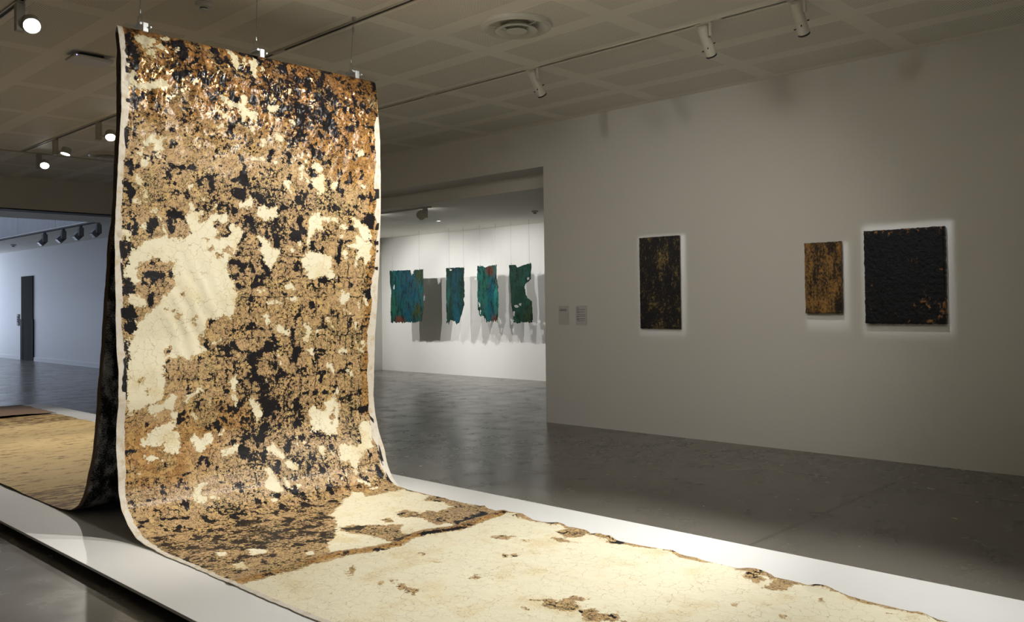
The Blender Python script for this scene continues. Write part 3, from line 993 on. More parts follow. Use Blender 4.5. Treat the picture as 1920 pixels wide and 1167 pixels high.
def sheet(name, G, UV, attrs, mat, rev, parent, thick=0.005, rev_step=6, flip=False):
    """painted face (dense grid) and its reverse with a closed rim, as two meshes"""
    ns, nu = G.shape[:2]
    ds, du = np.gradient(G, axis=0), np.gradient(G, axis=1)
    N = np.cross(du, ds)
    N /= np.linalg.norm(N, axis=-1, keepdims=True) + 1e-12
    if flip:
        N = -N
    idx = np.arange(ns * nu).reshape(ns, nu)
    q = np.stack([idx[:-1, :-1], idx[:-1, 1:], idx[1:, 1:], idx[1:, :-1]], -1).reshape(-1, 4)
    if flip:
        q = q[:, ::-1]

    def make(nm, V, Q, mt):
        me = bpy.data.meshes.new(nm)
        me.vertices.add(len(V))
        me.vertices.foreach_set('co', V.astype(np.float32).ravel())
        me.loops.add(Q.size)
        me.loops.foreach_set('vertex_index', Q.ravel().astype(np.int32))
        me.polygons.add(len(Q))
        me.polygons.foreach_set('loop_start', np.arange(0, Q.size, 4, dtype=np.int32))
        me.polygons.foreach_set('use_smooth', np.ones(len(Q), bool))
        me.materials.append(mt)
        me.update(calc_edges=True)
        return me
    me = make(name, G.reshape(-1, 3), q, mat)
    uvl = me.uv_layers.new(name='cloth')
    uvl.data.foreach_set('uv', UV.reshape(-1, 2)[q.ravel()].astype(np.float32).ravel())
    for k, a in attrs.items():
        at = me.attributes.new(k, 'FLOAT', 'POINT')
        at.data.foreach_set('value', a.astype(np.float32).ravel())
    o = bpy.data.objects.new(name, me)
    link(o, parent)
    # reverse + rim
    cols = sorted(set(list(range(0, nu, rev_step)) + [nu - 1]))
    B = (G - N * thick)[:, cols]
    nb = len(cols)
    V = np.concatenate([B.reshape(-1, 3), G[:, 0], G[:, -1], G[-1]])
    bi = np.arange(ns * nb).reshape(ns, nb)
    Q = [np.stack([bi[:-1, :-1], bi[1:, :-1], bi[1:, 1:], bi[:-1, 1:]], -1).reshape(-1, 4)]
    e0 = ns * nb + np.arange(ns)
    e1 = e0 + ns
    Q.append(np.stack([e0[:-1], e0[1:], bi[1:, 0], bi[:-1, 0]], -1))
    Q.append(np.stack([e1[:-1], bi[:-1, -1], bi[1:, -1], e1[1:]], -1))
    Q = np.concatenate(Q)
    if flip:
        Q = Q[:, ::-1]
    me2 = make(name + '_reverse', V, Q, rev)
    uv2 = me2.uv_layers.new(name='cloth')
    UVr = np.concatenate([UV[:, cols].reshape(-1, 2), UV[:, 0], UV[:, -1], UV[-1]])
    uv2.data.foreach_set('uv', UVr[Q.ravel()].astype(np.float32).ravel())
    o2 = bpy.data.objects.new('reverse_side', me2)
    link(o2, parent)
    return o, o2


def painted_front():
    t = NT('cracked_wax_painting')
    uv = t.new('ShaderNodeUVMap')
    uv.uv_map = 'cloth'
    V = uv.outputs[0]
    cream, black = t.attr('cream').outputs['Fac'], t.attr('black').outputs['Fac']
    warm, dens, selv, glos = (t.attr(k).outputs['Fac'] for k in ('warm', 'dens', 'selvedge', 'gloss'))
    n1 = t.noise(V, 16, 5, 0.62)
    n2 = t.noise(V, 75, 3, 0.6)
    n3 = t.noise(t.mapv(V, loc=(5.3, 2.1, 0)), 7, 3, 0.6)
    n4 = t.noise(t.mapv(V, loc=(1.3, 8.1, 0)), 44, 5, 0.72)
    n5 = t.noise(t.mapv(V, (1, 0.8, 1), loc=(9.3, 4.1, 0)), 11, 6, 0.68)
    n6 = t.noise(t.mapv(V, loc=(3, 5, 0)), 3.2, 4, 0.62)
    wob = t.noise(V, 22, 2, out=1)
    W = t.vadd(V, wob, 0.035)
    sv = t.sep(V)
    # cream areas
    cm = t.add(cream, t.add(t.mul(t.sub(n1, 0.5), 0.10), t.mul(t.sub(n4, 0.5), 0.10)))
    CM = t.step(cm, -0.0006, 0.0012)
    # black areas, ragged
    bk = t.add(black, t.add(t.mul(t.sub(n4, 0.5), 0.09), t.mul(t.sub(n5, 0.5), 0.14)))
    B1 = t.step(bk, -0.0008, 0.0012)
    # speckle and broken flakes
    loose = t.add(t.mul(dens, 0.16), t.add(t.mul(t.sub(n3, 0.5), 0.42), t.mul(t.sub(n6, 0.5), 0.2)))
    B2 = t.step(t.add(n4, loose), 0.57, 0.585)
    mid = t.add(n5, t.add(t.mul(dens, 0.17), t.mul(t.sub(n4, 0.5), 0.28)))
    B2b = t.step(mid, 0.56, 0.57)
    # veins: contour lines of the noise, and cell cracks
    vein = t.step(t.math('ABSOLUTE', t.sub(n1, 0.5)), 0.006, 0.013, 1, 0)
    vein2 = t.step(t.math('ABSOLUTE', t.sub(n5, 0.47)), 0.004, 0.010, 1, 0)
    cr = t.voro(W, 17)
    B3 = t.mul(t.step(cr, 0.012, 0.03, 1, 0), t.step(n3, 0.44, 0.56))
    cr2 = t.voro(t.vadd(V, wob, 0.018), 44)
    B4 = t.mul(t.step(cr2, 0.02, 0.06, 1, 0), t.step(t.add(n6, t.mul(t.sub(n1, 0.5), 0.6)), 0.55, 0.62))
    BV = t.mx(t.mul(vein, t.step(n3, 0.5, 0.6, 1, 0)), vein2)
    # impressed block joints in the lower half of the hanging part
    br = t.new('ShaderNodeTexBrick')
    t.put(br.inputs['Vector'], t.vadd(V, wob, 0.045))
    br.inputs['Scale'].default_value = 1.0
    br.inputs['Mortar Size'].default_value = 0.0042
    br.inputs['Mortar Smooth'].default_value = 0.0
    br.inputs['Brick Width'].default_value = 0.135
    br.inputs['Row Height'].default_value = 0.148
    br.offset = 0.12
    zone = t.mul(t.mul(t.step(sv[1], 1.25, 1.5), t.step(sv[1], 3.2, 3.5, 1, 0)), t.step(sv[0], 0.5, 0.9, 0.25, 1.0))
    B5 = t.mul(t.mul(br.outputs['Fac'], zone), t.step(n5, 0.45, 0.52))
    BK = t.mx(t.mx(B1, t.mx(B2, B2b)), t.mx(t.mul(t.mx(B3, t.mx(B4, BV)), 0.92), B5))
    # tan paint film
    tan = t.mix(t.step(n3, 0.35, 0.65), (0.59, 0.41, 0.21), (0.65, 0.455, 0.19))
    tan = t.mix(t.step(n1, 0.42, 0.62), tan, (0.54, 0.36, 0.185))
    orange = t.mix(t.step(n1, 0.4, 0.62), (0.56, 0.33, 0.11), (0.43, 0.22, 0.065))
    orange = t.mix(glos, orange, t.mix(t.step(n1, 0.4, 0.62), (0.42, 0.205, 0.055), (0.22, 0.10, 0.028)))  # deeper brown at the top; part of the darkening stands for weaker light
    tan = t.mix(t.step(t.add(warm, t.mul(t.sub(n3, 0.5), 0.9)), 0.3, 0.75), tan, orange)
    tan = t.mix(t.step(n6, 0.55, 0.66, 0, 0.55), tan, (0.62, 0.47, 0.21))
    tan = t.mix(t.step(n2, 0.5, 0.72, 0, 0.4), tan, (0.28, 0.15, 0.07))
    # cream ground: yellow staining and hairline craquelure
    crk = t.voro(t.vadd(V, wob, 0.06), 15)
    lines = t.mx(t.mul(t.step(crk, 0.006, 0.024, 1, 0), t.step(n3, 0.36, 0.54)), t.mul(t.step(cr2, 0.01, 0.03, 1, 0), t.step(n6, 0.54, 0.62)))
    cc = t.mix(t.step(n6, 0.46, 0.74, 0, 0.65), (0.84, 0.795, 0.60), (0.76, 0.62, 0.34))
    cc = t.mix(t.mul(glos, 0.5), cc, (0.50, 0.44, 0.25))  # cream takes the same darkening towards the top
    cc = t.mix(t.mul(lines, 0.5), cc, (0.30, 0.19, 0.08))
    rim = t.step(cm, 0.0, 0.010, 0.5, 0.0)
    cc = t.mix(rim, cc, (0.66, 0.48, 0.20))
    col = t.mix(BK, tan, t.mix(n2, (0.006, 0.006, 0.008), (0.020, 0.018, 0.020)))
    col = t.mix(CM, col, cc)
    # raw selvedge
    SV = t.step(t.add(selv, t.add(t.mul(t.sub(n1, 0.5), 0.03), t.mul(t.sub(n2, 0.5), 0.012))), -0.0005, 0.001)
    sc = t.mix(t.step(n1, 0.45, 0.7), (0.72, 0.68, 0.60), (0.60, 0.50, 0.35))
    sc = t.mix(t.mx(t.step(n4, 0.70, 0.71, 0, 0.9), t.step(black, 0.0, 0.004)), sc, (0.02, 0.018, 0.018))
    col = t.mix(SV, col, sc)
    keep = t.sub(1.0, t.mx(CM, SV))
    rough = t.sub(t.add(0.55, t.mul(keep, -0.17)), t.mul(t.mul(keep, glos), t.step(n3, 0.42, 0.58, 0.06, 0.20)))
    h = t.mul(CM, 0.5)
    n7 = t.noise(t.mapv(V, (1.0, 0.7, 1), loc=(2, 6, 0)), 24, 1, 0.5)
    h = t.add(h, t.mul(n4, t.sub(0.6, t.mul(glos, 0.45))))
    h = t.add(h, t.mul(n1, t.sub(0.8, t.mul(glos, 0.4))))
    h = t.add(h, t.mul(n7, t.mul(glos, 5.5)))
    t.bump(h, 0.0035, 0.85)
    metal = t.mul(t.mul(t.mul(keep, t.sub(1.0, BK)), t.mul(t.step(glos, 0.45, 0.9), t.step(n3, 0.4, 0.6))), 0.55)
    col = t.mix(t.mul(metal, 0.4), col, (0.70, 0.40, 0.14))
    return t.out(col, rough, metal, t.sub(0.42, t.mul(BK, 0.27)))


def reverse_mat(name, edgecol):
    t = NT(name)
    uv = t.new('ShaderNodeUVMap')
    uv.uv_map = 'cloth'
    V = uv.outputs[0]
    w = t.noise(t.mapv(V, (1.6, 1, 1)), 170, 2, 0.5)
    z = t.noise(t.mapv(V, (1.6, 0.7, 1)), 5, 5, 0.65)
    f = t.step(t.add(w, t.mul(t.sub(z, 0.5), 1.2)), 0.545, 0.61)
    s = t.sep(V)
    edge = t.mx(t.step(s[0], 0.012, 0.03, 1, 0), t.step(s[0], 1.985, 1.995))
    col = t.mix(f, (0.006, 0.006, 0.007), (0.55, 0.54, 0.54))
    col = t.mix(edge, col, edgecol)
    return t.out(col, 0.8, spec=0.2)


def painted_back():
    t = NT('ochre_wax_painting')
    uv = t.new('ShaderNodeUVMap')
    uv.uv_map = 'cloth'
    V = uv.outputs[0]
    s = t.sep(V)
    S = t.mapv(V, (0.32, 1, 1))
    n1 = t.noise(S, 9, 5, 0.66)
    n2 = t.noise(S, 26, 5, 0.68)
    n3 = t.noise(t.mapv(V, loc=(3, 1, 0)), 2.2, 3)
    base = t.mix(n3, (0.66, 0.47, 0.20), (0.72, 0.54, 0.26))
    base = t.mix(t.mul(t.step(n1, 0.5, 0.7), 0.6), base, (0.52, 0.33, 0.12))
    # broken dark passages near the fold at the floor and at the far end
    zone = t.mx(t.step(s[1], 4.35, 4.6, 1, 0), t.step(s[1], 8.5, 8.9))
    zone = t.mx(zone, t.step(s[1], 3.0, 3.2, 1, 0))
    d = t.add(t.add(0.5, t.mul(t.sub(n2, 0.5), 1.5)), t.add(t.mul(t.sub(n1, 0.5), 0.9), t.mul(zone, 0.16)))
    dm = t.step(d, 0.66, 0.69)
    col = t.mix(dm, base, (0.05, 0.035, 0.022))
    col = t.mix(t.mul(t.step(d, 0.60, 0.66), 0.6), col, (0.30, 0.17, 0.06))
    t.bump(t.add(n1, n2), 0.004, 0.7)
    return t.out(col, 0.65, spec=0.15)


canvas = thing('draped_canvas', 'long crackled black, tan and cream painted canvas draped over a hidden bar onto the platform', 'painting', (3.24, 5.56, PZ))
base = np.array([3.24, 5.56, PZ])
rowS = np.concatenate([np.arange(0, 3.7, 0.0085), np.arange(3.7, 5.2, 0.011), np.arange(5.2, 7.7205, 0.02)])
LEN = 7.72063
rowS = np.append(rowS[rowS < LEN - 0.005], LEN)
colU = np.linspace(0, 2.0, 241)
tt = rowS / LEN
ya, za, _ = profile(CANVAS_L, tt)
yb, zb, _ = profile(CANVAS_R, tt)
ya, za, yb, zb = (smooth1(v, 5) for v in (ya, za, yb, zb))
U, S = np.meshgrid(colU, rowS)
w = colU / 2.0
xr = np.interp(yb, [.9, 1.2, 1.98, 2.67, 3.85, 4.4, 5.0], [4.07, 4.08, 4.15, 4.164, 4.225, 4.25, 4.26])
fl = np.clip((rowS - 3.3) / 0.4, 0, 1)
zz = np.zeros_like(rowS)
xl = 2.235 + fbm(rowS, zz, 9, 4, seed=3) * (0.003 + 0.004 * fl)
xr = xr + fbm(rowS, zz + 4, 6, 5, seed=5) * (0.003 + 0.011 * fl)
G = np.zeros((len(rowS), len(colU), 3))
G[..., 0] = xl[:, None] * (1 - w) + xr[:, None] * w
G[..., 1] = ya[:, None] * (1 - w) + yb[:, None] * w
G[..., 2] = za[:, None] * (1 - w) + zb[:, None] * w
# relief: crumpled top, soft folds lower down, edges left where they are
taper = np.clip(np.minimum(U, 2.0 - U) / 0.12, 0, 1)
hang = np.clip((3.35 - S) / 0.3, 0, 1)
top = np.clip((1.05 - S) / 0.4, 0, 1)
rel = 0.006 * fbm(U, S, 2.2, 3, seed=11) * hang + top * (0.010 * fbm(U * 1.3 + 0.25 * S, S * 0.7, 15, 3, seed=12))
gx, gy = U - 0.52, S - 1.92
bul = np.exp(-(gx / 0.2) ** 2 - (gy / 0.36) ** 2)
rel = rel + bul * 0.004 * np.sin((gx * 1.0 + gy * -0.4 + 0.03 * fbm(U, S, 6, 3, seed=13)) * 55)
G[..., 1] -= rel * taper * np.clip(S / 0.15, 0, 1)
flr = np.clip((S - 3.6) / 0.4, 0, 1)
G[..., 2] += flr * (0.004 + 0.004 * fbm(U, S, 3, 4, seed=14)) * np.clip(taper + 0.15, 0, 1)
ripple = np.clip((U - 1.9) / 0.1, 0, 1) * np.clip(fbm(S, U * 0, 5, 3, seed=15), 0, 1)
G[..., 2] += flr * ripple * 0.022
seam_s = np.interp(colU, [p[0] / 1000 for p in SEAM], [p[1] / 1000 for p in SEAM]) + 0.012 * fbm(colU, colU * 0, 9, 4, seed=16)
G[..., 2] += 0.006 * np.exp(-((S - seam_s[None, :]) / 0.03) ** 2)

cream = field(parse(CREAM), U, S)
cream = np.maximum(cream, np.clip(S - seam_s[None, :] - 0.02, -0.07, 0.07))
cream = np.minimum(cream, -field(parse(TAN), U, S))
sw = 0.055 + 0.012 * fbm(colU, colU * 0 + 3, 5, 4, seed=17)
cream = np.minimum(cream, np.clip(np.abs(S - seam_s[None, :]) - sw[None, :], -0.07, 0.07))
# broken paint along the right edge of the floor part
edge_r = 0.03 + 0.035 * fbm(rowS, zz + 9, 5, 5, seed=18)
cream = np.where(S > 4.4, np.minimum(cream, np.clip((2.0 - U) - edge_r[:, None], -0.05, 0.07)), cream)
black = field(parse(BLACK), U, S)
bd = -0.06 + 0.062 * fbm(U * 2.2, S, 16, 4, seed=19)
black = np.maximum(black, np.where((S > 4.4) & (U > 1.93), np.clip(bd, -0.07, 0.02), -0.07))
bs = np.abs(S - seam_s[None, :] + 0.028)
black = np.maximum(black, np.clip(0.004 - bs + 0.01 * fbm(U, S, 10, 4, seed=21), -0.07, 0.02) - 0.012)


def blob(u0, s0, ru, rs):
    return np.exp(-((U - u0) / ru) ** 2 - ((S - s0) / rs) ** 2)


warm = np.clip(1.45 - S / 0.62, 0, 1.15) + 0.9 * blob(1.75, 0.62, 0.35, 0.35) + 0.75 * blob(0.25, 2.75, 0.5, 0.26) + 0.35 * blob(0.2, 3.05, 0.3, 0.3)
warm = warm + 0.6 * blob(1.62, 3.25, 0.3, 0.16) + 0.55 * blob(0.8, 2.55, 0.25, 0.2)
warm = np.maximum(warm, 1.1 * np.exp(-((S - seam_s[None, :]) / 0.05) ** 2))
warm = np.clip(warm - 0.5 * blob(0.1, 1.1, 0.15, 0.3), 0, 1.2)
dens = -0.12 + 0.35 * blob(0.5, 3.7, 0.9, 0.5) + 0.4 * blob(1.0, 0.25, 0.9, 0.3) + 0.3 * blob(1.4, 0.45, 0.4, 0.3) + 0.5 * blob(1.0, 1.2, 0.5, 0.35) + 0.45 * blob(0.95, 2.4, 0.3, 0.3) - 0.4 * blob(0.3, 2.8, 0.35, 0.3)
dens = dens + 0.2 * blob(0.6, 3.95, 0.9, 0.35) + 0.35 * blob(1.2, 2.8, 0.5, 0.3)
selv = 0.042 - U + 0.014 * fbm(S, U * 0, 2.6, 4, seed=22)
blk = np.clip(0.045 - np.abs(U - 0.085) + 0.05 * fbm(U * 1.5, S, 5, 4, seed=23) - 0.02, -0.07, 0.05)
black = np.maximum(black, np.where((S < 2.35) & (S > 0.05), blk, -0.07))
blr = np.clip(0.03 - np.abs(U - 1.9) + 0.05 * fbm(U * 1.5, S, 6, 4, seed=25) - 0.03, -0.07, 0.05)
black = np.maximum(black, np.where((S < 1.5) | ((S > 2.7) & (S < 3.5)), blr, -0.07))
selv = np.where(S > 3.55, 0.03 - U, selv)
rw = np.interp(rowS, [0, .3, .32, .6, 1.4, 3.1, 3.3, 3.5, 9], [-.03, -.03, .035, .05, .04, .06, .05, -.01, .004])
rw = rw + 0.035 * fbm(rowS, zz + 7, 3.5, 4, seed=24) * (rw > 0.01)
selv = np.maximum(selv, rw[:, None] - (2.0 - U))
gloss = np.clip(1.2 - S / 0.85, 0, 1) + 0.35 * np.exp(-((S - 3.22) / 0.22) ** 2)
warm = np.maximum(warm, np.clip(1.2 - np.abs(U - 1.915) / 0.05, 0, 1.2) * (S < 2.7))
attrs = dict(cream=cream, black=black, warm=warm, dens=dens, selvedge=selv, gloss=np.clip(gloss, 0, 1))
M['front'], M['reverse'], M['backp'] = painted_front(), reverse_mat('black_seeped_reverse', (0.16, 0.11, 0.075)), painted_back()
M['reverse_front'] = reverse_mat('black_reverse_pale_fringe', (0.60, 0.54, 0.44))
fo, fr = sheet('front_sheet', G - base, np.stack([U, S], -1), attrs, M['front'], M['reverse_front'], canvas, flip=True, thick=0.004, rev_step=3)
fo['label'] = 'crackled tan, black and cream painted face toward the viewer'
fr['label'] = 'black reverse of the front sheet'

# rear half: falls away behind and runs along the platform to its far end
tb = np.linspace(0, 1, 820)
yk, zk, LB = profile(BACK_P, tb)
yk, zk = smooth1(yk, 6), smooth1(zk, 6)
sb = tb * LB
ub = np.linspace(0, 2.0, 90)
UB, SB = np.meshgrid(ub, sb)
GB = np.zeros((820, 90, 3))
xl2 = 2.245 + 0.006 * fbm(sb, sb * 0, 5, 4, seed=31)
xr2 = 4.245 + 0.014 * fbm(sb, sb * 0 + 5, 3, 5, seed=33)
GB[..., 0] = xl2[:, None] * (1 - ub / 2) + xr2[:, None] * (ub / 2)
GB[..., 1] = yk[:, None]
GB[..., 2] = zk[:, None] + np.clip((SB - 4.2) / 0.5, 0, 1) * (0.006 + 0.006 * fbm(UB, SB, 2.5, 4, seed=34))
GB[..., 1] += 0.008 * fbm(UB, SB, 2.5, 3, seed=35) * np.clip((3.0 - SB) / 0.5, 0, 1) * np.clip(SB / 0.3, 0, 1) * np.clip(np.minimum(UB, 2 - UB) / .15, 0, 1)
bo, br_ = sheet('rear_sheet', GB - base, np.stack([UB, SB], -1), {}, M['backp'], M['reverse'], canvas, rev_step=3)
bo['label'] = 'ochre painted face of the rear half'
br_['label'] = 'black seeped reverse of the rear half'
# far end turned back on itself, bare brown side up
yf = np.linspace(12.56, 14.0, 60)
UF, YF = np.meshgrid(np.linspace(0, 2.0, 60), yf)
GF = np.zeros((60, 60, 3))
GF[..., 0] = 2.27 + UF * 0.99 + 0.012 * fbm(YF, UF * 0, 5, 4, seed=41) * (UF > 1.9)
GF[..., 1] = YF + 0.05 * fbm(UF, UF * 0, 2.4, 4, seed=42)
GF[..., 2] = 0.104 + 0.012 * np.exp(-((YF - 12.56) / 0.06) ** 2) + 0.012 * fbm(UF, YF, 2.5, 4, seed=43) * np.clip((14.0 - YF) / 0.4, 0.3, 1)
sheet('folded_end', GF - base, np.stack([UF, YF], -1), {}, M['brown'], M['reverse'], canvas, rev_step=3)
MB().tube([(2.24 - 3.24, 0, 3.272 - PZ), (4.24 - 3.24, 0, 3.272 - PZ)], 0.017, 12).build('hanging_bar', M['fixture_dark'], canvas, smooth=True)

# ------------------------------------------------------------------ suspension wires and clamps
for k, (xc, yt, xt, lab) in enumerate(((2.385, 5.53, 2.40, 'thin steel wire with a bright clamp at the left end of the draped canvas top'),
                                   (3.215, 5.53, 3.225, 'thin steel wire with a bright clamp at the middle of the draped canvas top'),
                                   (4.04, 5.53, 4.07, 'thin steel wire with a bright clamp at the right end of the draped canvas top'))):
    w_ = thing('suspension_wire', lab, 'wire', (xc, 5.555, 3.30), 'wires holding up the draped canvas')
    dx, top_ = xt - xc, H - 3.30
    MB().tube([(0, 0, 0.115), (dx * 0.3, 0, 0.25), (dx, 0, top_ - 0.001)], 0.0016, 6).build('wire', M['wire'], w_)
    MB().tube([(0, 0, 0.115), (-0.014, -0.004, 0.065), (-0.02, -0.006, 0.03)], 0.0012, 6).tube([(0, 0, 0.115), (0.012, 0.0, 0.065), (0.018, 0.0, 0.03)], 0.0012, 6).build('wire_loop', M['wire'], w_)
    MB().lathe([(0.005, 0), (0.006, 0.004), (0.006, 0.022), (0.005, 0.026)], (0, 0, 0.105), seg=10).build('crimp', M['steel'], w_, smooth=True)
    c = MB()
    c.box((-0.036, -0.074, 0.014), (0.014, 0.03, 0.028))
    c.box((-0.016, -0.080, -0.030), (0.020, -0.068, 0.030))
    c.box((-0.012, -0.03, 0.028), (0.008, 0.01, 0.046))
    cb = c.build('clamp', M['steel'], w_, bevel=0.003)
    MB().lathe([(0.009, 0), (0.009, 0.012), (0.006, 0.014), (0.006, 0.028)], (0.028, -0.072, 0.0), Matrix.Rotation(math.radians(90), 3, 'X'), 6).build('bolt', M['steel'], cb)
    MB().box((-0.012, -0.012, -0.022), (0.012, 0.012, -0.001)).build('ceiling_anchor', M['grey_fix'], w_).location = (dx, 0, top_)
    if k == 2:
        MB().lathe([(0.003, 0), (0.009, 0.01), (0.010, 0.035), (0.003, 0.05)], (dx * 0.75, 0, 0.35), seg=10).build('wire_adjuster', M['grey_fix'], w_, smooth=True)

# ------------------------------------------------------------------ lighting tracks on the ceiling


def track(x0, y0, x1, y1, z, lab, covers=(), mat='track', slot=True, sc=1.0, group='ceiling lighting tracks'):
    L = math.hypot(x1 - x0, y1 - y0)
    a = math.atan2(y1 - y0, x1 - x0)
    t_ = thing('lighting_track', lab, 'track', (x0, y0, z), group, a)
    w_ = 0.019 * sc
    for s in (-1, 1):
        MB().box((0, s * w_ - 0.005 * sc, -0.014 * sc), (L, s * w_ + 0.005 * sc, 0)).build('rail', M[mat], t_)
    MB().box((0, -w_, -0.007 * sc), (L, w_, 0)).build('slot', M['slot' if slot else mat], t_)
    for c_ in covers:
        MB().box((c_ - 0.09, -w_ - 0.004, -0.017), (c_ + 0.09, w_ + 0.004, -0.001)).build('cover', M[mat], t_)
    return t_


track(4.13, -2.0, 4.13, 13.58, H, 'white ceiling lighting track passing behind the top of the draped canvas', covers=(8.75, 5.2))
track(6.16, -2.0, 6.16, 13.58, H, 'white ceiling lighting track nearest the wall of dark paintings', covers=(9.05, 7.55, 5.6, 4.86, 10.9))
track(2.10, -2.0, 2.10, 13.58, H, 'white ceiling lighting track in the upper left corner', covers=(5.0,))
track(1.9, 13.6, 6.4, 13.6, H, 'ceiling lighting track running crosswise at the far end of the hall')
track(9.05, 10.38, 9.05, 15.9, ZG, 'white lighting track on the side gallery ceiling', mat='track', slot=False, sc=1.3)
track(6.97, 17.9, 6.97, 33.0, 3.30, 'grey lighting track on the edge of the low atrium ceiling', mat='atrium_fix', slot=False, sc=2.0)


def spot_can(base_pt, head, aim, lab, group, energy, spot, color=(1.0, 0.93, 0.82), blend=0.5, lit=True, mat='grey_fix', r=0.062, hgt=0.21, soft=0.035):
    """box driver under the track with a short round head beside it"""
    t_ = thing('track_spotlight', lab, 'spotlight', base_pt, group)
    b_ = Vector(base_pt)
    h_ = Vector(head) - b_
    d_ = (Vector(aim) - Vector(head)).normalized()
    rot = d_.to_track_quat('-Z', 'Y').to_matrix()
    MB().box((-0.02, -0.045, -0.026), (0.02, 0.045, -0.0155)).build('track_adapter', M[mat], t_)
    MB().box((-0.03, -0.03, -0.02 - hgt), (0.03, 0.03, -0.026)).build('driver_box', M[mat], t_, bevel=0.004)
    MB().tube([(0.0, 0, -0.02 - hgt * 0.8), tuple(h_)], 0.011, 8).build('arm', M[mat], t_, smooth=True)
    hd = MB().lathe([(0.3 * r, 0.055), (0.9 * r, 0.05), (r, 0.035), (r, -0.032), (0.92 * r, -0.034), (0.9 * r, -0.022), (0.0, -0.022)], tuple(h_), rot, 32).build('lamp_head', M[mat], t_, smooth=True)
    MB().lathe([(0.88 * r, 0), (0.6 * r, -0.004), (0.0, -0.005)], tuple(h_ + rot @ Vector((0, 0, -0.0235))), rot, 28).build('lamp_face', M['lamp' if lit else 'lens'], hd, smooth=True)
    if energy:
        light('spot_beam', 'SPOT', tuple(Vector(head) + d_ * 0.05), energy, color, aim, soft, spot, blend)
    return t_


def beam_shutters(lo, corners, soft):
    """framing shutters of a profile projector: four blades that square the beam off"""
    d = lo.data
    d.use_nodes = True
    nt = d.node_tree
    em = nt.nodes['Emission']
    g = nt.nodes.new('ShaderNodeNewGeometry')
    P0 = Vector(lo.location)
    cen = sum((Vector(c) for c in corners), Vector()) / 4 - P0
    prev = None
    for k in range(4):
        n = (Vector(corners[k]) - P0).cross(Vector(corners[(k + 1) % 4]) - P0).normalized()
        if n.dot(cen) < 0:
            n = -n
        dt = nt.nodes.new('ShaderNodeVectorMath')
        dt.operation = 'DOT_PRODUCT'
        nt.links.new(g.outputs['Incoming'], dt.inputs[0])
        dt.inputs[1].default_value = n * SHUT_SIGN
        mr = nt.nodes.new('ShaderNodeMapRange')
        mr.interpolation_type = 'SMOOTHSTEP'
        nt.links.new(dt.outputs['Value'], mr.inputs[0])
        mr.inputs[1].default_value, mr.inputs[2].default_value = -soft, soft
        if prev is None:
            prev = mr.outputs[0]
        else:
            mu = nt.nodes.new('ShaderNodeMath')
            mu.operation = 'MULTIPLY'
            nt.links.new(prev, mu.inputs[0])
            nt.links.new(mr.outputs[0], mu.inputs[1])
            prev = mu.outputs[0]
    nt.links.new(prev, em.inputs['Strength'])


SHUT_SIGN = 1.0


def projector(y, aim, rect, lab, energy):
    """framing projector: slim cylinder on a yoke; rect = (y0, y1, z0, z1) on the wall"""
    bp = (6.16, y, H)
    t_ = thing('framing_projector', lab, 'spotlight', bp, 'framing projectors aimed at the wall paintings')
    d_ = (Vector(aim) - Vector((6.2, y, H - 0.15))).normalized()
    d_ = Vector((0.70, 0.08, -0.75)).normalized()
    rot = d_.to_track_quat('-Z', 'Y').to_matrix()
    MB().box((-0.018, -0.06, -0.027), (0.018, 0.06, -0.0175)).build('track_adapter', M['fixture'], t_)
    MB().box((-0.012, -0.075, -0.13), (0.012, -0.055, -0.0175)).build('yoke', M['fixture'], t_, bevel=0.004)
    org = (0.02, 0.0, -0.10)
    cyl = [(0.018, 0.075), (0.034, 0.072), (0.040, 0.06), (0.042, -0.08), (0.044, -0.081), (0.044, -0.09), (0.043, -0.091), (0.045, -0.125), (0.045, -0.185)]
    b_ = MB().lathe(cyl, org, rot, 28).build('barrel', M['fixture'], t_, smooth=True)
    MB().lathe([(0.046, -0.183), (0.0465, -0.197), (0.040, -0.197), (0.036, -0.19), (0, -0.188)], org, rot, 28).build('lens_ring', M['fixture_dark'], t_, smooth=True)
    MB().lathe([(0.012, 0), (0.014, 0.004), (0.014, 0.014), (0.0, 0.016)], tuple(Vector(org) + rot @ Vector((0, 0.04, 0.0))), rot @ Matrix.Rotation(math.radians(-90), 3, 'X'), 12).build('tilt_knob', M['fixture'], t_, smooth=True)
    for k, a in enumerate((0.4, 1.9, 3.5, 5.0)):
        zz_ = -0.10 - 0.018 * (k % 3)
        q = rot @ Vector((0.045 * math.cos(a), 0.045 * math.sin(a), zz_))
        e = rot @ Vector((0.062 * math.cos(a), 0.062 * math.sin(a), zz_))
        MB().tube([tuple(Vector(org) + q), tuple(Vector(org) + e)], 0.005, 6).build('shutter_tab', M['fixture_dark'], b_)
    tip = Vector(bp) + Vector(org) + rot @ Vector((0, 0, -0.215))
    lo = light('framing_beam', 'SPOT', tuple(tip), energy, (0.95, 0.97, 1.0), aim, 0.012, 40, 0.3)
    y0, y1, z0, z1 = rect
    beam_shutters(lo, [(XW, y0, z0), (XW, y1, z0), (XW, y1, z1), (XW, y0, z1)], 0.016)
    return t_


projector(5.55, (XW, 5.5, 1.7), (5.18, 5.80, 1.13, 2.24), 'slim cream framing projector on the track, farthest of the three from the right edge', 42 * P_FRAME)
projector(3.68, (XW, 3.6, 1.7), (3.37, 3.80, 1.22, 2.05), 'slim cream framing projector, middle of the three on the track by the wall', 36 * P_FRAME)
projector(2.88, (XW, 2.85, 1.7), (2.44, 3.235, 1.17, 2.19), 'slim cream framing projector at the top edge, nearest the black square painting', 42 * P_FRAME)

WARM = (1.0, 0.94, 0.85)
NEUT = (1.0, 0.97, 0.92)
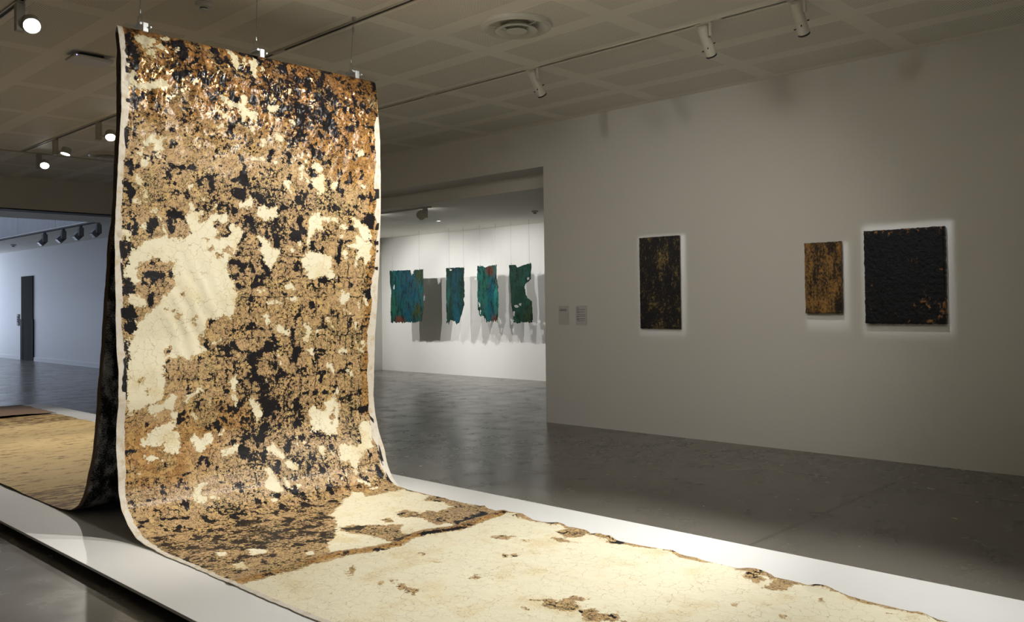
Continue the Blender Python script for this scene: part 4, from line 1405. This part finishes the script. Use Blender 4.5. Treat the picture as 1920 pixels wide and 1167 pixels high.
# spots that light the canvas, on the tracks above and beside the viewer (out of frame)
OUTG = 'spotlights aimed at the draped canvas from the viewer side'
spot_can((4.13, 2.75, H), (4.23, 2.75, 3.58), (3.2, 5.5, 1.75), 'grey track spotlight on the middle track, aimed at the upper hanging canvas', OUTG, 225 * P_CANVAS, 72, WARM, 0.6)
spot_can((6.16, 2.0, H), (6.06, 2.0, 3.58), (3.6, 3.8, 0.1), 'grey track spotlight on the wall-side track, aimed at the canvas on the floor', OUTG, 290 * P_CANVAS, 54, NEUT, 0.8)
spot_can((2.10, 2.5, H), (2.20, 2.5, 3.58), (3.2, 5.5, 1.2), 'grey track spotlight on the left track, aimed at the lower hanging canvas', OUTG, 25 * P_CANVAS, 56, WARM, 0.8)
spot_can((6.16, 0.7, H), (6.06, 0.7, 3.58), (3.55, 2.2, 0.1), 'grey track spotlight above the near end of the platform', OUTG, 290 * P_CANVAS, 58, NEUT, 0.85)
for (x, y, ym, e, lab) in ((4.13, 1.75, 5.6, 150, 'grey track spotlight on the middle track, washing the wall of dark paintings'),
                           (2.10, 0.6, 5.0, 190, 'added grey fill spotlight at the near end of the left track, aimed at the long wall'),
                           (2.10, 4.1, 5.6, 190, 'added grey fill spotlight on the left track beside the canvas, aimed at the long wall')):
    spot_can((x, y, H), (x + 0.1, y, 3.58), (XW, ym, 1.1), lab, OUTG, e * P_WASH, 66, (1.0, 0.94, 0.85), 1.0, soft=0.10)  # wall wash; the left-track pair is added fill so wall shadows thin out
# lit spots in view at the upper left
RG = 'lit spotlights on the tracks behind the canvas'
spot_can((2.10, 6.95, H), (2.165, 6.90, 3.60), (1.3, 3.2, 0.6), 'lit round track spotlight in the top left corner', RG, 9 * P_REAR, 60, NEUT, 0.6)
spot_can((4.13, 10.8, H), (4.20, 10.62, 3.58), (3.25, 8.0, 0.0), 'lit track spotlight right beside the upper left edge of the canvas', RG, 130 * P_REAR, 74, WARM, 0.7)
spot_can((4.13, 12.25, H), (4.21, 12.1, 3.58), (3.2, 11.9, 0.0), 'lit track spotlight, middle of the three at the left below the ceiling', RG, 90 * P_REAR, 70, WARM, 0.7)
spot_can((4.36, 13.6, H), (4.40, 13.48, 3.60), (3.2, 10.4, 0.1), 'lit track spotlight hanging from the crosswise track at the far end', RG, 80 * P_REAR, 40, WARM, 0.7)
# side gallery
GG = 'spotlights on the side gallery track'
for k, (y, ym, e) in enumerate(((10.5, 11.2, 60), (11.75, 11.6, 70), (13.1, 12.6, 80), (14.5, 14.1, 110), (15.6, 14.9, 80))):
    spot_can((9.05, y, ZG - 0.01), (9.05, y + 0.09, 2.94), (12.3, ym, 1.35),
             ('unlit-looking cream track spotlight seen from behind in the side gallery', 'cream gallery track spotlight, second from the track end', 'cream gallery track spotlight, third from the track end', 'cream gallery track spotlight, fourth from the track end', 'cream gallery track spotlight farthest from the track end')[k],
             GG, e * P_BACK, 68, (1.0, 0.99, 0.97), 0.6, mat='track', hgt=0.14, r=0.075, soft=0.008)
# atrium
for k, (y, nm) in enumerate(((18.25, 'nearest the canvas edge'), (19.2, 'second from the canvas edge'), (20.2, 'third from the canvas edge'), (21.36, 'fourth from the canvas edge'))):
    t_ = thing('box_spotlight', 'grey box-headed atrium spotlight, ' + nm, 'spotlight', (6.97, y, 3.30), 'unlit spotlights under the atrium track')
    MB().lathe([(0.035, -0.08), (0.035, -0.04)], seg=12).build('track_adapter', M['atrium_fix'], t_)
    MB().box((-0.05, -0.05, -0.26), (0.05, 0.05, -0.08)).build('driver_box', M['atrium_fix'], t_, bevel=0.006)
    rq = Matrix.Rotation(math.radians(45), 3, 'Y')
    hd = MB().box((-0.07, -0.085, -0.07), (0.07, 0.085, 0.07), rot=rq, org=(-0.03, 0.10, -0.25)).build('lamp_head', M['atrium_fix'], t_, bevel=0.008)
    MB().box((-0.055, -0.065, -0.074), (0.055, 0.065, -0.069), rot=rq, org=(-0.03, 0.10, -0.25)).build('lens', M['lens'], hd)

# ------------------------------------------------------------------ ceiling fittings


def air_diffuser(x, y, lab):
    t_ = thing('air_diffuser', lab, 'vent', (x, y, H), 'round ceiling air diffusers')
    MB().lathe([(0.17, -0.002), (0.185, -0.012), (0.235, -0.04), (0.262, -0.045), (0.285, -0.03), (0.292, -0.006), (0.288, 0.0), (0.17, 0.0)], seg=56, closed=True).build('outer_ring', M['diffuser'], t_, smooth=True)
    MB().lathe([(0.0, -0.001), (0.186, -0.001)], seg=40).build('duct_opening', M['void'], t_)
    MB().lathe([(0.085, -0.028), (0.10, -0.04), (0.155, -0.062), (0.172, -0.06), (0.166, -0.05), (0.11, -0.02), (0.085, -0.02)], seg=48, closed=True).build('middle_cone', M['diffuser'], t_, smooth=True)
    MB().lathe([(0.0, -0.066), (0.075, -0.066), (0.085, -0.06), (0.08, -0.052), (0.03, -0.03), (0.0, -0.025)], seg=40).build('centre_cone', M['diffuser'], t_, smooth=True)
    for k in range(3):
        a = k * 2.094 + 0.5
        MB().tube([(0.07 * math.cos(a), 0.07 * math.sin(a), -0.045), (0.26 * math.cos(a), 0.26 * math.sin(a), -0.030)], 0.004, 6).build('strut', M['diffuser'], t_)


air_diffuser(5.11, 4.775, 'large round ceiling air diffuser at the top centre')
air_diffuser(5.14, 13.05, 'round ceiling air diffuser half hidden by the canvas at the left')


def detector(x, y, z, lab, s=1.0):
    t_ = thing('smoke_detector', lab, 'detector', (x, y, z))
    MB().lathe([(0.058 * s, 0), (0.058 * s, -0.012 * s), (0.05 * s, -0.03 * s), (0.036 * s, -0.036 * s), (0, -0.036 * s)], seg=28).build('base_ring', M['plastic'], t_, smooth=True)
    MB().lathe([(0.026 * s, -0.036 * s), (0.026 * s, -0.046 * s)], seg=20).build('sensor_gap', M['fixture_dark'], t_)
    MB().lathe([(0.03 * s, -0.045 * s), (0.028 * s, -0.055 * s), (0.0, -0.058 * s)], seg=24).build('sensor_cap', M['plastic'], t_, smooth=True)


detector(3.08, 6.07, H, 'small white smoke detector on the ceiling above the canvas', 1.05)
detector(10.81, 9.73, ZG, 'small smoke detector on the side gallery ceiling')
detector(7.78, 26.3, 3.30, 'small smoke detector on the low atrium ceiling', 1.3)
t_ = thing('recessed_downlight', 'small recessed downlight in the side gallery ceiling', 'downlight', (10.73, 12.07, ZG))
MB().lathe([(0.035, -0.004), (0.055, -0.004), (0.055, 0.0), (0.035, 0.0)], seg=28, closed=True).build('trim_ring', M['plastic'], t_, smooth=True)
MB().lathe([(0.0, -0.002), (0.036, -0.002)], seg=24).build('lamp_face', M['downlight'], t_)
t_ = thing('wireless_access_point', 'flat white wireless access point with a blue light on the ceiling', 'access point', (3.0, 8.05, H))
MB().box((-0.17, -0.12, -0.062), (0.17, 0.12, -0.032)).build('case', M['plastic'], t_, bevel=0.012)
MB().box((-0.10, -0.07, -0.034), (0.10, 0.07, 0)).build('mounting_plate', M['fixture_dark'], t_)
MB().lathe([(0, -0.002), (0.004, 0)], (-0.15, -0.12, -0.045), Matrix.Rotation(math.radians(90), 3, 'X'), 8).build('status_light', M['led'], t_)

# ------------------------------------------------------------------ paintings on the long wall


def crust_painting(name, y0, y1, z0, z1, depth, mat, lab, amp, seed, step=0.006, ragged=0.006):
    """thick crusted panel: relief front, ragged sides, stretcher behind"""
    yc, zc = (y0 + y1) / 2, (z0 + z1) / 2
    t_ = thing(name, lab, 'painting', (XW, yc, zc))
    W, Hh = (y1 - y0), (z1 - z0)
    ny, nz = int(W / step) + 1, int(Hh / step) + 1
    a, b = np.meshgrid(np.linspace(-W / 2, W / 2, ny), np.linspace(-Hh / 2, Hh / 2, nz))
    n = fbm(a, b, 34, 3, 0.6, seed)
    X = -depth - 0.004 - amp * (0.5 + 0.5 * n)
    e = np.minimum(np.minimum(a + W / 2, W / 2 - a), np.minimum(b + Hh / 2, Hh / 2 - b))
    X = X + np.clip(1 - e / 0.012, 0, 1) ** 2 * (amp + 0.004)
    a2 = a + ragged * fbm(b, a * 0 + seed, 46, 4, 0.7, seed + 1) * (np.abs(a) > W / 2 - 1e-6) - 0.0
    b2 = b + ragged * fbm(a, b * 0 + seed, 46, 4, 0.7, seed + 2) * (np.abs(b) > Hh / 2 - 1e-6)
    # front is seen from -x: columns run with +y
    V = np.stack([X, a2, b2], -1).reshape(-1, 3)
    idx = np.arange(ny * nz).reshape(nz, ny)
    Q = np.stack([idx[:-1, :-1], idx[1:, :-1], idx[1:, 1:], idx[:-1, 1:]], -1).reshape(-1, 4).tolist()
    rim = list(idx[0, :]) + list(idx[1:, -1]) + list(idx[-1, -2::-1]) + list(idx[-2:0:-1, 0])
    nb = len(V)
    back = V[rim].copy()
    back[:, 0] = -0.012
    V = np.concatenate([V, back])
    m_ = len(rim)
    for i in range(m_):
        j = (i + 1) % m_
        Q.append([rim[i], rim[j], nb + j, nb + i])
    Q.append([nb + i for i in range(m_)])
    me = bpy.data.meshes.new('painted_panel')
    me.from_pydata(V.tolist(), [], Q)
    me.materials.append(mat)
    bm = bmesh.new()
    bm.from_mesh(me)
    bmesh.ops.recalc_face_normals(bm, faces=bm.faces)
    bm.to_mesh(me)
    bm.free()
    link(bpy.data.objects.new('painted_panel', me), t_)
    MB().box((-0.012, -W / 2 + 0.03, -Hh / 2 + 0.03), (-0.0015, W / 2 - 0.03, Hh / 2 - 0.03)).build('stretcher', M['door_guard'], t_)
    return t_


def gold_black(name, base, gold, bias, scale, stretch=1.0, zones=None, soft=0.10, zw=0.5):
    t = NT(name)
    c = t.coord('Object')
    S = t.mapv(c, (1, 1, stretch))
    n = t.noise(S, scale, 5, 0.72)
    z = t.noise(t.mapv(c, loc=(seed_off[0], 0.7, 1.9)), 5, 4)
    v = t.add(n, t.mul(t.sub(z, 0.5), zw))
    v = t.add(v, t.mul(t.sub(t.noise(t.mapv(c, (1, 1, 0.28), loc=(seed_off[0], 2.2, 0.4)), 17, 4, 0.6), 0.5), zw * 1.2))
    if zones is not None:
        v = t.add(v, zones(t, c))
    f = t.step(v, bias, bias + soft)
    g = t.mix(t.noise(c, 40, 4), gold, tuple(x * 0.45 for x in gold))
    col = t.mix(f, base, g)
    seed_off[0] += 3.1
    t.bump(t.add(t.noise(c, 70, 6, 0.7), n), 0.006, 1.0)
    return t.out(col, t.step(n, 0.3, 0.7, 0.3, 0.55), spec=0.25)


seed_off = [0.0]


def corner_gold(t, c):
    s = t.sep(c)
    top_ = t.mul(t.step(s[2], 0.33, 0.42), t.step(s[1], -0.2, 0.3, 0.8, 1.25))
    d = t.math('SQRT', t.add(t.math('POWER', t.sub(s[1], -0.25), 2.0), t.math('POWER', t.add(s[2], 0.30), 2.0)))
    return t.sub(t.mul(t.mx(top_, t.step(d, 0.1, 0.25, 1, 0)), 0.13), 0.08)


M['p1'] = gold_black('black_gold_crust', (0.010, 0.008, 0.006), (0.34, 0.22, 0.07), 0.52, 48, 0.75, soft=0.22, zw=0.4)
M['p2'] = gold_black('gold_brown_crust', (0.020, 0.012, 0.006), (0.42, 0.22, 0.055), 0.39, 62, 0.6, soft=0.30, zw=0.55)
M['p3'] = gold_black('black_tar_crust', (0.004, 0.004, 0.005), (0.40, 0.19, 0.06), 0.62, 26, 1.0, corner_gold)
crust_painting('tall_painting', 5.24, 5.775, 1.20, 2.235, 0.028, M['p1'], 'tall black painting flecked with gold, nearest the wall labels', 0.003, 51, ragged=0.002)
crust_painting('small_painting', 3.425, 3.787, 1.368, 2.06, 0.055, M['p2'], 'small golden brown crusted painting beside the big black one', 0.007, 52, ragged=0.003)
crust_painting('square_painting', 2.494, 3.20, 1.272, 2.14, 0.06, M['p3'], 'large crusted black painting, rightmost on the wall', 0.007, 53, ragged=0.004)

# wall labels: printed paper
for k, (y0, y1, lab, rows) in enumerate(((6.856, 7.021, 'paper wall label with two printed lines, nearest the opening', [(.17, .66, .012), (.235, .68, .014)]),
                                     (6.572, 6.746, 'paper wall label full of printed lines, right of the other label', [(.11, .16, .012), (.19, .75, .008), (.235, .18, .008), (.31, .68, .008), (.345, .26, .008), (.445, .80, .008), (.53, .75, .008), (.565, .16, .008), (.67, .75, .008), (.70, .18, .008), (.765, .68, .008)]))):
    z0, z1 = 1.228, 1.467
    t_ = thing('wall_label', lab, 'label', (XW, (y0 + y1) / 2, z0), 'printed wall labels')
    hw = (y1 - y0) / 2
    MB().box((-0.004, -hw, 0), (0.0, hw, z1 - z0)).build('sheet', M['paper'], t_)
    for r_, ln, th in rows:
        zt = (z1 - z0) * (1 - r_)
        MB().box((-0.0048, hw - 0.016 - ln * 2 * hw, zt - th * 0.5), (-0.003, hw - 0.016, zt)).build('printed_line', M['ink'], t_)

# ------------------------------------------------------------------ green works in the side gallery


def green_mat():
    t = NT('verdigris_paint_skin')
    a = t.attr('tint')
    c = t.coord('Object')
    n = t.noise(t.mapv(c, (1, 1, 0.4)), 13, 6, 0.74)
    f = t.noise(t.mapv(c, (1, 1, 0.5)), 60, 5, 0.6)
    col = t.mix(t.step(n, 0.46, 0.64), a.outputs['Color'], (0.004, 0.009, 0.008))
    col = t.mix(t.mul(t.step(f, 0.55, 0.72), 0.35), col, (0.03, 0.17, 0.14))
    t.bump(n, 0.004, 0.6)
    return t.out(col, 0.62, spec=0.15)


M['green'] = green_mat()
XP = 11.85


def green_work(pts, lab, seed, blobs, holes=(), rag=0.006, ragb=0.06, wires=()):
    """pts: outline in (y, z); the skin is cut on a fine grid so its edge is ragged"""
    P = np.array(pts)
    lo, hi = P.min(0), P.max(0)
    yc = (lo[0] + hi[0]) / 2
    st = 0.0085
    ys, zs = np.arange(lo[0] - 0.03, hi[0] + 0.03, st), np.arange(lo[1] - 0.03, hi[1] + 0.03, st)
    Y, Z = np.meshgrid(ys, zs)
    d = field([P], Y, Z, 0.3)
    zr = (Z - lo[1]) / (hi[1] - lo[1])
    jag = fbm(Y * 1.5, Z * 0.35, 24, 5, 0.65, seed)
    amp = rag + (ragb - rag) * np.clip(1 - zr / 0.25, 0, 1) + 0.012 * np.clip(0.5 - (Y - lo[0]) / (hi[0] - lo[0]), 0, 1) * (zr < 0.97)
    keep = d + amp * jag - amp * 0.3 > 0
    for (hy, hz, ry, rz) in holes:
        keep &= ~((((Y - hy) / ry) ** 2 + ((Z - hz) / rz) ** 2) < 1 + 1.6 * fbm(Y, Z * 0.5, 30, 4, 0.65, seed + 5))
    q = keep[:-1, :-1] & keep[1:, :-1] & keep[:-1, 1:] & keep[1:, 1:]
    idx = np.arange(Y.size).reshape(Y.shape)
    Q = np.stack([idx[:-1, :-1], idx[1:, :-1], idx[1:, 1:], idx[:-1, 1:]], -1)[q]
    used = np.unique(Q)
    remap = -np.ones(Y.size, int)
    remap[used] = np.arange(len(used))
    Q = remap[Q]
    X = 0.012 * np.sin((Y - yc) * 5.0 + seed) + 0.006 * fbm(Y, Z, 3, 3, 0.5, seed + 7)
    V = np.stack([X, Y - yc, Z - lo[1]], -1).reshape(-1, 3)[used]
    me = bpy.data.meshes.new('paint_skin')
    me.from_pydata(V.tolist(), [], Q.tolist())
    col = np.zeros(Y.shape + (4,))
    col[..., 3] = 1
    yr = (Y - lo[0]) / (hi[0] - lo[0])
    col[..., :3] = blobs[0]
    for (by, bz, ry, rz, c, s) in blobs[1:]:
        wv = np.exp(-(((yr - by) / ry) ** 2 + ((zr - bz) / rz) ** 2) * 1.2) * s
        wv = np.clip(wv * 1.6 + 0.55 * fbm(Y, Z, 7, 5, 0.6, int(by * 100) + seed) - 0.25, 0, 1)[..., None]
        col[..., :3] = col[..., :3] * (1 - wv) + np.array(c) * wv
    at = me.attributes.new('tint', 'FLOAT_COLOR', 'POINT')
    at.data.foreach_set('color', col.reshape(-1, 4)[used].astype(np.float32).ravel())
    me.materials.append(M['green'])
    me.polygons.foreach_set('use_smooth', [True] * len(me.polygons))
    t_ = thing('hanging_paint_skin', lab, 'artwork', (XP, yc, lo[1]), 'green paint skins hung in the side gallery')
    o = link(bpy.data.objects.new('paint_skin', me), t_)
    md = o.modifiers.new('thickness', 'SOLIDIFY')
    md.thickness = 0.005
    for wy in wires:
        MB().tube([(0, wy - yc, hi[1] - lo[1] - 0.012), (0, wy - yc, ZG - lo[1])], 0.0016, 5).build('wire', M['wire'], t_)
        MB().box((-0.008, -0.008, -0.012), (0.008, 0.008, 0.022)).build('clip', M['steel'], t_).location = (0, wy - yc, hi[1] - lo[1] - 0.012)


TEAL, BLUE, GRN, DGRN, OLIVE, RUST = (0.003, 0.058, 0.062), (0.0015, 0.046, 0.078), (0.007, 0.078, 0.045), (0.004, 0.026, 0.014), (0.022, 0.034, 0.006), (0.10, 0.028, 0.014)
# y grows to the left in the picture, so yr = 1 is the left edge
green_work([(14.97, 2.26), (14.25, 2.25), (14.2, 2.19), (14.12, 2.25), (13.84, 2.25), (13.84, 1.45), (13.90, 1.13), (14.4, 1.11), (14.94, 1.115), (14.95, 1.5), (14.91, 1.8), (14.96, 1.95)],
           'widest blue-green paint skin, nearest the draped canvas', 61,
           [TEAL, (.45, .7, .35, .35, BLUE, .9), (.3, .55, .2, .3, BLUE, .8), (.9, .3, .22, .35, GRN, .9), (.12, .85, .15, .25, OLIVE, .8), (.97, .9, .1, .3, DGRN, 1.0), (.15, .2, .2, .2, OLIVE, .9), (.42, .2, .1, .25, BLUE, .8), (.68, .06, .2, .1, RUST, 1.1)],
           holes=((14.82, 1.88, .02, .03), (14.80, 1.92, .012, .02), (14.17, 2.21, .05, .07)), ragb=0.03, wires=(14.86, 13.96))
green_work([(13.14, 2.25), (12.57, 2.245), (12.57, 1.5), (12.65, 1.3), (12.74, 1.11), (12.82, 1.10), (12.88, 1.15), (13.0, 1.17), (13.05, 1.11), (13.14, 1.12)],
           'narrow dark teal paint skin, second from the draped canvas', 62,
           [DGRN, (.45, .6, .3, .6, (0.004, 0.04, 0.055), .9), (.35, .2, .25, .3, (0.004, 0.05, 0.07), .9), (.9, .5, .2, .4, (0.01, 0.06, 0.045), .8)],
           holes=((12.98, 2.2, .03, .012), (12.58, 1.6, .02, .05)), ragb=0.03, wires=(13.02, 12.60))
green_work([(12.23, 2.26), (12.06, 2.25), (12.0, 2.22), (11.85, 2.25), (11.66, 2.26), (11.66, 2.0), (11.62, 1.85), (11.62, 1.4), (11.64, 1.13), (12.0, 1.12), (12.06, 1.25), (12.22, 1.25), (12.23, 1.7)],
           'bright teal paint skin with a rusty top corner, third from the draped canvas', 63,
           [(0.012, 0.10, 0.085), (.35, .5, .2, .5, (0.004, 0.07, 0.10), 1.0), (.7, .6, .25, .4, (0.015, 0.085, 0.06), .7), (.4, .9, .25, .12, RUST, 1.0), (.05, .75, .12, .25, RUST, .7), (.1, .5, .12, .3, (0.02, 0.17, 0.15), .8), (.2, .05, .15, .08, RUST, .9)],
           holes=((12.17, 1.5, .02, .04), (12.14, 1.35, .018, .05), (12.2, 1.3, .02, .06)), ragb=0.06, wires=(12.13, 11.70))
green_work([(11.35, 2.24), (11.18, 2.24), (11.13, 2.19), (10.95, 2.23), (10.77, 2.26), (10.77, 1.95), (10.90, 1.88), (10.90, 1.62), (10.77, 1.55), (10.74, 1.3), (10.75, 1.14), (10.95, 1.13), (11.27, 1.125), (11.27, 1.3), (11.31, 1.45)],
           'dark forest green paint skin with a torn right edge, nearest the opening edge', 64,
           [(0.010, 0.045, 0.028), (.6, .5, .4, .5, DGRN, .8), (.3, .75, .3, .2, (0.012, 0.06, 0.045), .8), (.2, .1, .3, .25, OLIVE, .8)],
           holes=((11.17, 1.45, .05, .02), (11.08, 1.49, .03, .02), (10.9, 1.75, .05, .10), (11.25, 1.32, .02, .04), (10.87, 1.97, .03, .02)), ragb=0.03, wires=(11.29, 10.82))
